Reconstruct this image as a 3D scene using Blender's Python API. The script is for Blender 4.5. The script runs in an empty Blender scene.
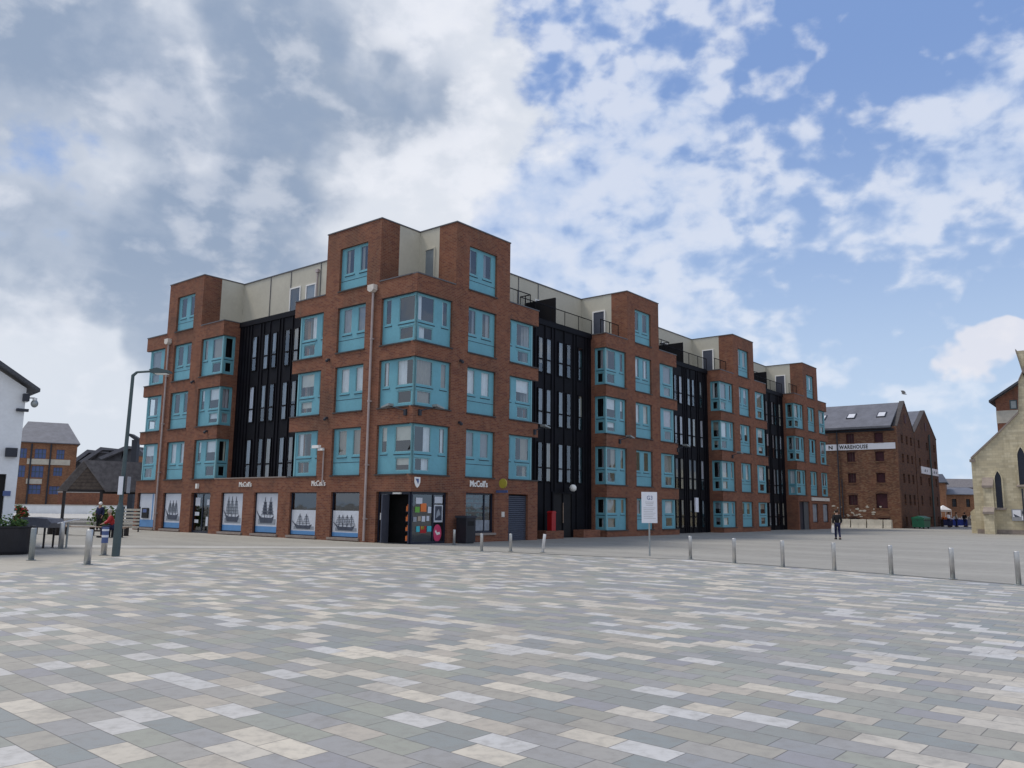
import bpy, bmesh, math, random
from mathutils import Vector, Matrix
random.seed(7)
PI = math.pi
R = math.radians
sc = bpy.context.scene
COL = sc.collection

# ------------------------------------------------------------------ camera
H, PITCH, ROLL, FPX = 1.6, 0.1524, 0.0121, 805.2
cam_d = bpy.data.cameras.new('camera'); cam = bpy.data.objects.new('camera', cam_d); COL.objects.link(cam)
_X = Vector((1, 0, 0)); _F = Vector((0, math.cos(PITCH), math.sin(PITCH))); _U = Vector((0, -math.sin(PITCH), math.cos(PITCH)))
_r = _X * math.cos(ROLL) + _U * math.sin(ROLL); _u = _U * math.cos(ROLL) - _X * math.sin(ROLL)
cam.matrix_world = Matrix(((_r.x, _u.x, -_F.x, 0), (_r.y, _u.y, -_F.y, 0), (_r.z, _u.z, -_F.z, H), (0, 0, 0, 1)))
cam_d.sensor_width = 36; cam_d.lens = FPX / 1024 * 36; cam_d.clip_end = 6000; cam_d.clip_start = 0.05
sc.camera = cam

# ------------------------------------------------------------------ node helpers
def vmath(nt, op, a, b=None):
    n = nt.nodes.new('ShaderNodeVectorMath'); n.operation = op
    for i, x in enumerate((a, b)):
        if x is None: continue
        if isinstance(x, (tuple, list, Vector)): n.inputs[i].default_value = x
        else: nt.links.new(x, n.inputs[i])
    return n
def fm(nt, op, a, b=None, c=None, clamp=False):
    n = nt.nodes.new('ShaderNodeMath'); n.operation = op; n.use_clamp = clamp
    for i, x in enumerate((a, b, c)):
        if x is None: continue
        if isinstance(x, (int, float)): n.inputs[i].default_value = x
        else: nt.links.new(x, n.inputs[i])
    return n.outputs[0]
def mix(nt, fac, a, b, blend='MIX'):
    n = nt.nodes.new('ShaderNodeMix'); n.data_type = 'RGBA'; n.blend_type = blend
    for s, x in ((n.inputs[0], fac), (n.inputs[6], a), (n.inputs[7], b)):
        if isinstance(x, (int, float)): s.default_value = x
        elif isinstance(x, (tuple, list)): s.default_value = (*x[:3], 1)
        else: nt.links.new(x, s)
    return n.outputs[2]
def noise(nt, vec, scale, detail=3, rough=.55, dist=0):
    n = nt.nodes.new('ShaderNodeTexNoise'); n.inputs['Scale'].default_value = scale
    n.inputs['Detail'].default_value = detail; n.inputs['Roughness'].default_value = rough; n.inputs['Distortion'].default_value = dist
    nt.links.new(vec, n.inputs['Vector']); return n.outputs['Fac']
def smooth(nt, x, lo, hi, a=0, b=1):
    n = nt.nodes.new('ShaderNodeMapRange'); n.interpolation_type = 'SMOOTHSTEP'
    for i, v in enumerate((lo, hi, a, b)): n.inputs[i + 1].default_value = v
    nt.links.new(x, n.inputs[0]); return n.outputs[0]
def ramp(nt, fac, stops, mode='CONSTANT'):
    n = nt.nodes.new('ShaderNodeValToRGB'); n.color_ramp.interpolation = mode
    e = n.color_ramp.elements
    while len(e) < len(stops): e.new(0.5)
    for i, (p, c) in enumerate(stops): e[i].position = p; e[i].color = (*c, 1)
    nt.links.new(fac, n.inputs[0]); return n.outputs[0]

# ------------------------------------------------------------------ world: sky with clouds
SUN_EL, SUN_AZ = R(60), R(-72)          # azimuth measured from +Y (view direction) clockwise; negative = left
w = bpy.data.worlds.new('World'); sc.world = w; w.use_nodes = True
nt = w.node_tree; nt.nodes.clear()
sky = nt.nodes.new('ShaderNodeTexSky'); sky.sky_type = 'NISHITA'; sky.sun_disc = False
sky.sun_elevation = SUN_EL; sky.sun_rotation = SUN_AZ; sky.air_density = 1.2; sky.dust_density = 1.0; sky.ozone_density = 1.6
tc = nt.nodes.new('ShaderNodeTexCoord'); D = tc.outputs['Generated']
sep = nt.nodes.new('ShaderNodeSeparateXYZ'); nt.links.new(D, sep.inputs[0])
zz = fm(nt, 'MAXIMUM', sep.outputs[2], 0.0)
den = fm(nt, 'ADD', zz, 0.22)
comb = nt.nodes.new('ShaderNodeCombineXYZ')
nt.links.new(fm(nt, 'DIVIDE', sep.outputs[0], den), comb.inputs[0]); nt.links.new(fm(nt, 'DIVIDE', sep.outputs[1], den), comb.inputs[1])
comb.inputs[2].default_value = 3.7
CP = comb.outputs[0]
def skydir(px, py):
    u = px - 512; v = py - 384; c, s = math.cos(ROLL), math.sin(ROLL)
    u, v = u * c + v * s, -u * s + v * c
    rr = u / FPX; up = -v / FPX
    return Vector((rr, math.cos(PITCH) - up * math.sin(PITCH), math.sin(PITCH) + up * math.cos(PITCH))).normalized()
# domain-warped direction so that the big cloud masses have ragged outlines
wn = nt.nodes.new('ShaderNodeTexNoise'); wn.inputs['Scale'].default_value = 4.0; wn.inputs['Detail'].default_value = 5; nt.links.new(D, wn.inputs['Vector'])
wv = vmath(nt, 'SUBTRACT', wn.outputs['Color'], (.5, .5, .5)); wv2 = vmath(nt, 'SCALE', wv.outputs[0]); wv2.inputs['Scale'].default_value = .42
DW = vmath(nt, 'ADD', D, wv2.outputs[0]).outputs[0]
def blob(px, py, rad, soft=.5, flat=1.0):
    c = skydir(px, py)
    v = vmath(nt, 'SUBTRACT', DW, tuple(c)); v2 = vmath(nt, 'MULTIPLY', v.outputs[0], (1, 1, flat))
    l = vmath(nt, 'LENGTH', v2.outputs[0])
    return smooth(nt, l.outputs['Value'], rad * (1 - soft), rad * (1 + soft), 1, 0)
def addmax(xs):
    a = xs[0]
    for b in xs[1:]: a = fm(nt, 'MAXIMUM', a, b)
    return a
n_big = 0
# cloud layers
V3 = vmath(nt, 'MULTIPLY', D, (1, 1, 1.45)).outputs[0]
nb = noise(nt, V3, 2.6, 9, .52, .25)
nm = noise(nt, V3, 7.0, 8, .55, .15)
nf = noise(nt, V3, 19.0, 5, .5, .15)
nv = noise(nt, V3, 38.0, 4, .5, .1)
nl = noise(nt, V3, 3.4, 4, .5, .2)
behind = smooth(nt, sep.outputs[1], .25, -.3, 0, 1)
# thick grey-white cumulus on the left
left = addmax([blob(40, 100, .52, .3), blob(285, 70, .18, .35), blob(120, 330, .42, .35, 1.1), blob(400, 280, .14, .5), behind])
dA = fm(nt, 'ADD', fm(nt, 'ADD', fm(nt, 'MULTIPLY', nb, .85), fm(nt, 'MULTIPLY', nm, .5)), fm(nt, 'ADD', fm(nt, 'MULTIPLY', left, .42), fm(nt, 'MULTIPLY', nf, .18)))
aA = smooth(nt, dA, .97, 1.09)
grey = addmax([blob(300, 90, .15, .45), blob(205, 215, .19, .5, 1.3), blob(10, 60, .18, .5), blob(140, 330, .13, .45, 2.2), blob(20, 200, .16, .6, 1.0), fm(nt, 'MULTIPLY', behind, .35)])
dk = fm(nt, 'ADD', fm(nt, 'MULTIPLY', smooth(nt, fm(nt, 'ADD', nb, fm(nt, 'MULTIPLY', nm, .5)), .62, .86), .45), fm(nt, 'MULTIPLY', grey, .85))
dk = smooth(nt, dk, .35, 1.15)
colA = mix(nt, dk, (.72, .755, .82), (.29, .365, .49))
puff = fm(nt, 'MULTIPLY', smooth(nt, fm(nt, 'ADD', fm(nt, 'MULTIPLY', nm, .65), fm(nt, 'MULTIPLY', nf, .35)), .50, .62), fm(nt, 'SUBTRACT', .85, fm(nt, 'MULTIPLY', dk, .45)))
colA = mix(nt, puff, colA, (.82, .84, .90))
# broken altocumulus over the middle and right
mid = addmax([blob(520, 260, .30, .5, 1.2), blob(640, 130, .24, .6), blob(950, 205, .26, .5, 1.9), blob(700, 230, .26, .6, 1.2), blob(620, 20, .15, .6)])
gap = addmax([blob(850, 50, .16, .6, 1.2), blob(470, 30, .10, .6), blob(880, 310, .20, .5, 2.4), blob(1000, 310, .14, .5, 2.4)])
dB = fm(nt, 'ADD', fm(nt, 'ADD', fm(nt, 'MULTIPLY', nm, .36), fm(nt, 'MULTIPLY', nf, .76)), fm(nt, 'SUBTRACT', fm(nt, 'MULTIPLY', mid, .22), fm(nt, 'MULTIPLY', gap, .14)))
dB = fm(nt, 'ADD', dB, fm(nt, 'ADD', fm(nt, 'MULTIPLY', nl, .25), fm(nt, 'MULTIPLY', nv, .24)))
aB = fm(nt, 'MULTIPLY', smooth(nt, dB, .83, 1.05), .74)
colB = mix(nt, smooth(nt, nf, .4, .62), (.58, .67, .84), (.76, .80, .89))
# cumulus low on the right
lowc = addmax([blob(1010, 400, .06, .5, 1.3), blob(880, 420, .03, .6, 1.6)])
dC = fm(nt, 'ADD', fm(nt, 'ADD', fm(nt, 'MULTIPLY', nm, .5), fm(nt, 'MULTIPLY', nf, .2)), fm(nt, 'MULTIPLY', lowc, .5)); aC = smooth(nt, dC, .62, .76)
blue = mix(nt, 1, sky.outputs[0], (.088, .087, .100), 'MULTIPLY')
blue = mix(nt, .85, blue, mix(nt, smooth(nt, sep.outputs[2], .02, .52), (.50, .65, .86), (.215, .345, .655)))
skyc = mix(nt, aB, blue, colB)
horiz = smooth(nt, sep.outputs[2], .30, .02)
skyc = mix(nt, fm(nt, 'MULTIPLY', horiz, .40), skyc, (.60, .72, .87))
skyc = mix(nt, fm(nt, 'MULTIPLY', aC, .75), skyc, (.80, .79, .84))
skyc = mix(nt, fm(nt, 'MULTIPLY', aA, .93), skyc, mix(nt, fm(nt, 'MULTIPLY', horiz, .55), colA, (.66, .72, .80)))
bg = nt.nodes.new('ShaderNodeBackground'); out = nt.nodes.new('ShaderNodeOutputWorld')
nt.links.new(skyc, bg.inputs[0]); bg.inputs[1].default_value = 1.0
nt.links.new(bg.outputs[0], out.inputs[0])

sun_d = bpy.data.lights.new('sun', 'SUN'); sun = bpy.data.objects.new('sun', sun_d); COL.objects.link(sun)
sun_d.energy = 2.4; sun_d.angle = R(16); sun_d.color = (1, .92, .80)
sd = Vector((math.sin(SUN_AZ) * math.cos(SUN_EL), math.cos(SUN_AZ) * math.cos(SUN_EL), math.sin(SUN_EL)))
sun.rotation_euler = sd.to_track_quat('Z', 'Y').to_euler(); sun.location = sd * 100
sc.view_settings.view_transform = 'Standard'; sc.view_settings.look = 'None'; sc.view_settings.exposure = .06; sc.view_settings.gamma = 1

# ------------------------------------------------------------------ materials
def new_mat(name):
    m = bpy.data.materials.new(name); m.use_nodes = True; nt = m.node_tree
    return m, nt, nt.nodes['Principled BSDF']
def plain(name, c, rough=.6, metal=0, var=.12, scale=3, spec=.4, bump=0):
    m, nt, b = new_mat(name)
    g = nt.nodes.new('ShaderNodeNewGeometry')
    n = noise(nt, g.outputs['Position'], scale, 5, .6)
    n2 = noise(nt, g.outputs['Position'], scale * 9, 3, .6)
    f = fm(nt, 'ADD', fm(nt, 'MULTIPLY', n, .65), fm(nt, 'MULTIPLY', n2, .35))
    lo = tuple(x * (1 - var) for x in c); hi = tuple(min(1, x * (1 + var)) for x in c)
    nt.links.new(mix(nt, smooth(nt, f, .3, .7), lo, hi), b.inputs['Base Color'])
    b.inputs['Roughness'].default_value = rough; b.inputs['Metallic'].default_value = metal
    b.inputs['Specular IOR Level'].default_value = spec
    if bump:
        bp = nt.nodes.new('ShaderNodeBump'); bp.inputs['Distance'].default_value = bump; bp.inputs['Strength'].default_value = .6
        nt.links.new(n2, bp.inputs['Height']); nt.links.new(bp.outputs[0], b.inputs['Normal'])
    return m
def brick(name, cols, mortar, bw=.225, bh=.075, mj=.011, stain=.42, stainc=(.05, .035, .03)):
    m, nt, b = new_mat(name)
    uv = nt.nodes.new('ShaderNodeUVMap'); uv.uv_map = 'UVMap'
    s = nt.nodes.new('ShaderNodeSeparateXYZ'); nt.links.new(uv.outputs[0], s.inputs[0])
    row = fm(nt, 'FLOOR', fm(nt, 'DIVIDE', s.outputs[1], bh))
    off = fm(nt, 'MULTIPLY', fm(nt, 'MODULO', fm(nt, 'ABSOLUTE', row), 2), .5)
    u = fm(nt, 'ADD', fm(nt, 'DIVIDE', s.outputs[0], bw), off)
    ci = fm(nt, 'FLOOR', u); fu = fm(nt, 'SUBTRACT', u, ci); fv = fm(nt, 'SUBTRACT', fm(nt, 'DIVIDE', s.outputs[1], bh), row)
    cb = nt.nodes.new('ShaderNodeCombineXYZ'); nt.links.new(ci, cb.inputs[0]); nt.links.new(row, cb.inputs[1])
    wnn = nt.nodes.new('ShaderNodeTexWhiteNoise'); nt.links.new(cb.outputs[0], wnn.inputs['Vector'])
    k = len(cols); bc = ramp(nt, wnn.outputs['Value'], [(i / k, c) for i, c in enumerate(cols)])
    g = nt.nodes.new('ShaderNodeNewGeometry')
    n = noise(nt, g.outputs['Position'], .35, 5, .6); n2 = noise(nt, g.outputs['Position'], 3, 4, .6)
    bc = mix(nt, fm(nt, 'MULTIPLY', smooth(nt, n, .45, .75), stain), bc, stainc)
    bc = mix(nt, fm(nt, 'MULTIPLY', smooth(nt, n2, .5, .8), .2), bc, mortar)
    mp = nt.nodes.new('ShaderNodeMapping'); mp.inputs['Scale'].default_value = (2.2, .22, 1); nt.links.new(uv.outputs[0], mp.inputs[0])
    bc = mix(nt, smooth(nt, noise(nt, mp.outputs[0], 1, 5, .65), .50, .72, 0, .38), bc, stainc)
    n5 = noise(nt, g.outputs['Position'], .9, 3, .5); bc = mix(nt, smooth(nt, n5, .52, .7, 0, .3), bc, tuple(min(1, c_ * 1.45) for c_ in cols[0]))
    ju = fm(nt, 'MULTIPLY', fm(nt, 'MINIMUM', fu, fm(nt, 'SUBTRACT', 1, fu)), bw)
    jv = fm(nt, 'MULTIPLY', fm(nt, 'MINIMUM', fv, fm(nt, 'SUBTRACT', 1, fv)), bh)
    j = fm(nt, 'LESS_THAN', fm(nt, 'MINIMUM', ju, jv), mj / 2)
    nt.links.new(mix(nt, fm(nt, 'MULTIPLY', j, .6), bc, mortar), b.inputs['Base Color'])
    b.inputs['Roughness'].default_value = .85; b.inputs['Specular IOR Level'].default_value = .15
    return m
M = {}
M['brick'] = brick('brick', [(.205, .082, .050), (.18, .070, .045), (.225, .096, .058), (.15, .058, .042), (.21, .090, .057), (.19, .075, .047)], (.29, .215, .165))
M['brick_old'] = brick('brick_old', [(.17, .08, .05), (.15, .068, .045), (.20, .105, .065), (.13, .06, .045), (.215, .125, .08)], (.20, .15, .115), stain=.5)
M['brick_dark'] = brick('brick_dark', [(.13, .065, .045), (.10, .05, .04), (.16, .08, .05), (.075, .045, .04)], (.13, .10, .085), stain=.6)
M['brick_orange'] = brick('brick_orange', [(.24, .115, .065), (.205, .09, .055), (.275, .14, .08)], (.28, .20, .14))
M['stone'] = brick('stone', [(.56, .50, .36), (.52, .46, .33), (.60, .54, .40), (.54, .48, .345), (.47, .42, .31)], (.36, .32, .24), .42, .20, .016, .30, (.26, .22, .15))
M['teal'] = plain('teal_paint', (.135, .36, .45), .45, var=.10, scale=.9)
M['teal_light'] = plain('teal_paint_light', (.20, .42, .48), .42, var=.06, scale=.9)
M['black_clad'] = plain('black_cladding', (.0045, .0045, .008), .6, var=.4, scale=1.5, spec=.15)
M['clad'] = plain('render_cladding', (.50, .48, .41), .7, var=.07, scale=.6)
M['white_paint'] = plain('white_paint', (.74, .77, .82), .6, var=.07, scale=1.1)
M['coping'] = plain('coping', (.10, .10, .11), .45, var=.1)
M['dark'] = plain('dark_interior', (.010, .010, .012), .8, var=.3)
M['shopdark'] = plain('shop_frame', (.015, .02, .04), .35, var=.2)
M['sill'] = plain('sill', (.055, .05, .052), .7, var=.2)  # dark tone also paints the shadow lines at the apartment windows
M['edge_dark'] = plain('edge_drain', (.15, .145, .135), .8, var=.3)
M['stone_sill'] = plain('stone_sill', (.26, .22, .20), .8, var=.2)
M['steel'] = plain('brushed_steel', (.50, .50, .50), .38, .85, var=.15, scale=6)
M['galv'] = plain('galvanised', (.30, .33, .34), .5, .5, var=.12)
M['lamp_paint'] = plain('lamp_paint', (.065, .095, .105), .45, .2, var=.12)
M['pipe'] = plain('pipe_paint', (.40, .34, .34), .5, var=.12)
M['hopper'] = plain('hopper_paint', (.62, .58, .54), .6)
M['slate'] = plain('slate', (.12, .125, .15), .6, var=.22, scale=1.2, bump=.02)
M['slate_dark'] = plain('slate_dark', (.06, .065, .08), .55, var=.25, scale=1.5)
M['tile_brown'] = plain('tile_brown', (.15, .14, .145), .8, var=.35, scale=4, bump=.03)
M['timber'] = plain('timber', (.095, .075, .065), .8, var=.35, scale=5)
M['timber_dark'] = plain('timber_dark', (.025, .022, .025), .7, var=.3)
M['bench_wood'] = plain('bench_wood', (.30, .22, .17), .7, var=.25, scale=6)
M['concrete'] = plain('concrete', (.50, .47, .41), .85, var=.15, scale=1.5)
M['quay'] = plain('quay_stone', (.42, .40, .38), .85, var=.15, scale=.5)
M['red_door'] = plain('red_shutter', (.055, .014, .022), .6, var=.3)
M['red'] = plain('red_paint', (.36, .012, .016), .4, var=.1)
M['green'] = plain('green_plastic', (.015, .13, .075), .45, var=.15)
M['blue'] = plain('blue_cloth', (.02, .05, .30), .6, var=.2)
M['sign_white'] = plain('sign_white', (.74, .76, .84), .5, var=.03)
M['letter_dark'] = plain('letter_dark', (.03, .035, .05), .6, var=.1)
M['letter_white'] = plain('letter_white', (.80, .80, .80), .5, var=.03)
M['grey_text'] = plain('grey_text', (.45, .46, .50), .6, var=.05)
M['logo_blue'] = plain('logo_blue', (.08, .12, .28), .5, var=.05)
M['yellow'] = plain('yellow', (.42, .36, .05), .5, var=.05)
M['orange'] = plain('orange', (.70, .18, .04), .5, var=.05)
M['cyan'] = plain('cyan', (.06, .45, .55), .5, var=.05)
M['lime'] = plain('lime', (.15, .40, .06), .5, var=.05)
M['pink'] = plain('pink', (.60, .06, .16), .5, var=.05)
M['navy'] = plain('navy_denim', (.012, .016, .06), .8, var=.3)
M['coat'] = plain('black_coat', (.008, .008, .011), .85, var=.3)
M['skin'] = plain('skin', (.45, .27, .20), .6, var=.05)
M['hair'] = plain('hair', (.03, .02, .015), .7, var=.2)
M['hair_grey'] = plain('hair_grey', (.45, .40, .36), .7, var=.1)
M['shoe'] = plain('shoe', (.02, .02, .025), .6)
M['bagw'] = plain('bag_plastic', (.60, .60, .62), .5, var=.08)
M['globe'] = plain('globe_glass', (.80, .80, .78), .35, var=.02)
M['rubber'] = plain('rubber', (.02, .02, .02), .8)
M['planter'] = plain('planter_black', (.014, .014, .020), .45, var=.3)
M['soil'] = plain('soil', (.05, .035, .025), .95)
M['leaf'] = plain('leaf', (.045, .10, .022), .7, var=.45, scale=8)
M['leaf2'] = plain('leaf_light', (.09, .15, .03), .7, var=.45, scale=8)
M['flower'] = plain('flower_red', (.42, .05, .03), .6, var=.3, scale=8)
M['steel_light'] = plain('steel_light', (.68, .68, .70), .4, .3, var=.08)
M['shutter'] = plain('roller_shutter', (.075, .085, .12), .45, .3, var=.1)
M['grey_door'] = plain('grey_door', (.085, .095, .11), .5, var=.1)
M['poster_sky'] = plain('poster_sky', (.56, .60, .68), .35, var=.10, scale=1.0)
M['poster_blue'] = plain('poster_blue', (.09, .25, .52), .35, var=.08)
M['poster_dark'] = plain('poster_dark', (.045, .055, .085), .4, var=.3, scale=4)
M['poster_grey'] = plain('poster_grey', (.25, .28, .33), .4, var=.3, scale=2.5)
M['bird'] = plain('feather', (.30, .31, .34), .8)
for nm, c in (('curt_white', (.86, .86, .88)), ('curt_cream', (.70, .66, .57)), ('curt_beige', (.40, .34, .28)), ('curt_grey', (.30, .31, .34)), ('curt_lilac', (.58, .52, .56))):
    M[nm] = plain(nm, c, .9, var=.08, scale=4)
def glass(name, tint=.62, refl=1.0):
    m, nt, b = new_mat(name); nt.nodes.remove(b)
    o = nt.nodes['Material Output']
    tr = nt.nodes.new('ShaderNodeBsdfTransparent'); tr.inputs[0].default_value = (tint * .9, tint * .97, tint, 1)
    gl = nt.nodes.new('ShaderNodeBsdfGlossy'); gl.inputs['Roughness'].default_value = .03; gl.inputs[0].default_value = (.9 * refl, .95 * refl, refl, 1)
    g = nt.nodes.new('ShaderNodeNewGeometry'); n = noise(nt, g.outputs['Position'], .8, 2)
    bp = nt.nodes.new('ShaderNodeBump'); bp.inputs['Distance'].default_value = .03; bp.inputs['Strength'].default_value = .25
    nt.links.new(n, bp.inputs['Height']); nt.links.new(bp.outputs[0], gl.inputs['Normal'])
    dp = vmath(nt, 'DOT_PRODUCT', g.outputs['Incoming'], g.outputs['Normal'])
    c1_ = fm(nt, 'SUBTRACT', 1, fm(nt, 'ABSOLUTE', dp.outputs['Value']))
    fac = fm(nt, 'MINIMUM', fm(nt, 'ADD', fm(nt, 'MULTIPLY', fm(nt, 'POWER', c1_, 5), .86), .14), 1)
    mx = nt.nodes.new('ShaderNodeMixShader'); nt.links.new(fac, mx.inputs[0]); nt.links.new(tr.outputs[0], mx.inputs[1]); nt.links.new(gl.outputs[0], mx.inputs[2])
    nt.links.new(mx.outputs[0], o.inputs[0]); return m
M['glass'] = glass('window_glass', .88)
M['glass_dark'] = glass('shop_glass', .45)

def pavers():
    m, nt, b = new_mat('plaza_pavers')
    g = nt.nodes.new('ShaderNodeNewGeometry')
    rot = nt.nodes.new('ShaderNodeVectorRotate'); rot.rotation_type = 'Z_AXIS'; rot.inputs['Angle'].default_value = R(41.0)
    nt.links.new(g.outputs['Position'], rot.inputs['Vector'])
    s = nt.nodes.new('ShaderNodeSeparateXYZ'); nt.links.new(rot.outputs[0], s.inputs[0])
    bh, bw = .265, .45
    v = fm(nt, 'DIVIDE', fm(nt, 'ADD', s.outputs[1], 200 * bh), bh); row = fm(nt, 'FLOOR', v)
    wr = nt.nodes.new('ShaderNodeTexWhiteNoise'); wr.noise_dimensions = '1D'; nt.links.new(row, wr.inputs['W'])
    u = fm(nt, 'ADD', fm(nt, 'DIVIDE', s.outputs[0], bw), fm(nt, 'ADD', fm(nt, 'MULTIPLY', fm(nt, 'MODULO', row, 2), .5), fm(nt, 'MULTIPLY', wr.outputs['Value'], .30)))
    ci = fm(nt, 'FLOOR', u); fu = fm(nt, 'SUBTRACT', u, ci); fv = fm(nt, 'SUBTRACT', v, row)
    cb = nt.nodes.new('ShaderNodeCombineXYZ'); nt.links.new(ci, cb.inputs[0]); nt.links.new(row, cb.inputs[1]); cb.inputs[2].default_value = 5.3
    wn = nt.nodes.new('ShaderNodeTexWhiteNoise'); nt.links.new(cb.outputs[0], wn.inputs['Vector'])
    cols = [(0.212, 0.237, 0.24), (0.272, 0.285, 0.254), (0.284, 0.275, 0.235), (0.249, 0.249, 0.274), (0.328, 0.309, 0.268), (0.222, 0.237, 0.228), (0.509, 0.467, 0.396), (0.28, 0.28, 0.286), (0.511, 0.475, 0.416), (0.259, 0.274, 0.246), (0.512, 0.504, 0.495), (0.308, 0.298, 0.282), (0.409, 0.371, 0.318), (0.244, 0.254, 0.268), (0.335, 0.316, 0.275), (0.579, 0.53, 0.447), (0.504, 0.503, 0.503), (0.282, 0.293, 0.251), (0.23, 0.245, 0.254)]
    k = len(cols); c = ramp(nt, wn.outputs['Value'], [(i / k, q) for i, q in enumerate(cols)])
    n1 = noise(nt, g.outputs['Position'], .35, 4); n2 = noise(nt, g.outputs['Position'], 9, 6, .65); n3 = noise(nt, g.outputs['Position'], 140, 2)
    c = mix(nt, smooth(nt, n1, .35, .7, 0, .30), c, (.27, .255, .23))
    c = mix(nt, smooth(nt, n2, .42, .72, 0, .42), c, (.19, .18, .165))
    n4 = noise(nt, g.outputs['Position'], 1.3, 6, .7, .6)
    c = mix(nt, smooth(nt, n4, .52, .68, 0, .35), c, (.17, .16, .145))
    c = mix(nt, smooth(nt, n3, .35, .7, 0, .16), c, (.42, .41, .40))
    vo = nt.nodes.new('ShaderNodeTexVoronoi'); vo.inputs['Scale'].default_value = 1.7; nt.links.new(g.outputs['Position'], vo.inputs['Vector'])
    spot = fm(nt, 'LESS_THAN', vo.outputs['Distance'], .028)
    sp2 = nt.nodes.new('ShaderNodeSeparateColor'); nt.links.new(vo.outputs['Color'], sp2.inputs[0])
    spot = fm(nt, 'MULTIPLY', spot, fm(nt, 'GREATER_THAN', sp2.outputs[0], .72))
    c = mix(nt, fm(nt, 'MULTIPLY', spot, .7), c, (.68, .70, .72))
    ju = fm(nt, 'MULTIPLY', fm(nt, 'MINIMUM', fu, fm(nt, 'SUBTRACT', 1, fu)), bw); jv = fm(nt, 'MULTIPLY', fm(nt, 'MINIMUM', fv, fm(nt, 'SUBTRACT', 1, fv)), bh)
    jd = fm(nt, 'MINIMUM', ju, jv); j = smooth(nt, jd, .0015, .006, .85, 0)
    c = mix(nt, j, c, (.085, .08, .078))
    nt.links.new(c, b.inputs['Base Color'])
    b.inputs['Roughness'].default_value = .62; b.inputs['Specular IOR Level'].default_value = .5
    bp = nt.nodes.new('ShaderNodeBump'); bp.inputs['Distance'].default_value = .002; bp.inputs['Strength'].default_value = .5
    hsum = fm(nt, 'ADD', fm(nt, 'MULTIPLY', smooth(nt, jd, 0, .005), 1), fm(nt, 'MULTIPLY', n2, .6))
    nt.links.new(hsum, bp.inputs['Height']); nt.links.new(bp.outputs[0], b.inputs['Normal'])
    return m
M['pavers'] = pavers()
def setts(name, ca, cb_, ang, bw=.2, bh=.1):
    m, nt, b = new_mat(name)
    g = nt.nodes.new('ShaderNodeNewGeometry')
    rot = nt.nodes.new('ShaderNodeVectorRotate'); rot.rotation_type = 'Z_AXIS'; rot.inputs['Angle'].default_value = ang
    nt.links.new(g.outputs['Position'], rot.inputs['Vector'])
    br = nt.nodes.new('ShaderNodeTexBrick'); nt.links.new(rot.outputs[0], br.inputs['Vector']); br.inputs['Scale'].default_value = 1
    br.inputs['Brick Width'].default_value = bw; br.inputs['Row Height'].default_value = bh; br.inputs['Mortar Size'].default_value = .004
    br.inputs['Color1'].default_value = (*ca, 1); br.inputs['Color2'].default_value = (*cb_, 1); br.inputs['Mortar'].default_value = (ca[0] * .5, ca[1] * .5, ca[2] * .5, 1)
    n1 = noise(nt, g.outputs['Position'], .12, 6, .65); n2 = noise(nt, g.outputs['Position'], 1.5, 5, .6)
    st = nt.nodes.new('ShaderNodeMapping'); st.inputs['Scale'].default_value = (.06, .5, 1); nt.links.new(rot.outputs[0], st.inputs[0])
    n3 = noise(nt, st.outputs[0], 1, 5, .6)
    c = mix(nt, smooth(nt, n1, .35, .7, 0, .45), br.outputs['Color'], tuple(x * .72 for x in ca))
    c = mix(nt, smooth(nt, n3, .4, .65, 0, .35), c, tuple(min(1, x * 1.35) for x in ca))
    c = mix(nt, smooth(nt, n2, .5, .75, 0, .3), c, tuple(x * .6 for x in ca))
    nt.links.new(c, b.inputs['Base Color']); b.inputs['Roughness'].default_value = .75; b.inputs['Specular IOR Level'].default_value = .35
    return m
M['ground'] = setts('ground_setts', (.285, .275, .25), (.33, .318, .29), R(41))
M['path_light'] = setts('path_flags', (.34, .32, .28), (.40, .375, .33), R(41), .6, .4)
M['strip'] = setts('strip_flags', (.40, .39, .37), (.46, .45, .43), R(41), .6, .3)
def water_mat():
    m, nt, b = new_mat('dock_water_mat')
    g = nt.nodes.new('ShaderNodeNewGeometry'); n = noise(nt, g.outputs['Position'], .8, 4)
    b.inputs['Base Color'].default_value = (.10, .12, .11, 1); b.inputs['Roughness'].default_value = .12
    bp = nt.nodes.new('ShaderNodeBump'); bp.inputs['Distance'].default_value = .05; bp.inputs['Strength'].default_value = .3
    nt.links.new(n, bp.inputs['Height']); nt.links.new(bp.outputs[0], b.inputs['Normal']); return m
M['water'] = water_mat()

# ------------------------------------------------------------------ geometry helpers
class Frame:
    """local (s along, d inward, z up)"""
    def __init__(self, O, u, w): self.O = Vector(O); self.u = Vector(u).normalized(); self.w = Vector(w).normalized()
    def p(self, s, d, z): return self.O + self.u * s + self.w * d + Vector((0, 0, z))
    def side(self, s, flip=False):      # frame on a return face at s; its own inward axis runs along +s (or -s when flipped)
        return Frame(self.p(s, 0, 0), self.w, -self.u if flip else self.u)
    def at(self, s, d=0, z=0): return Frame(self.p(s, d, z), self.u, self.w)
WORLD = Frame((0, 0, 0), (1, 0, 0), (0, 1, 0))
def ang_frame(O, a): return Frame(O, (math.cos(a), math.sin(a), 0), (-math.sin(a), math.cos(a), 0))

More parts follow.
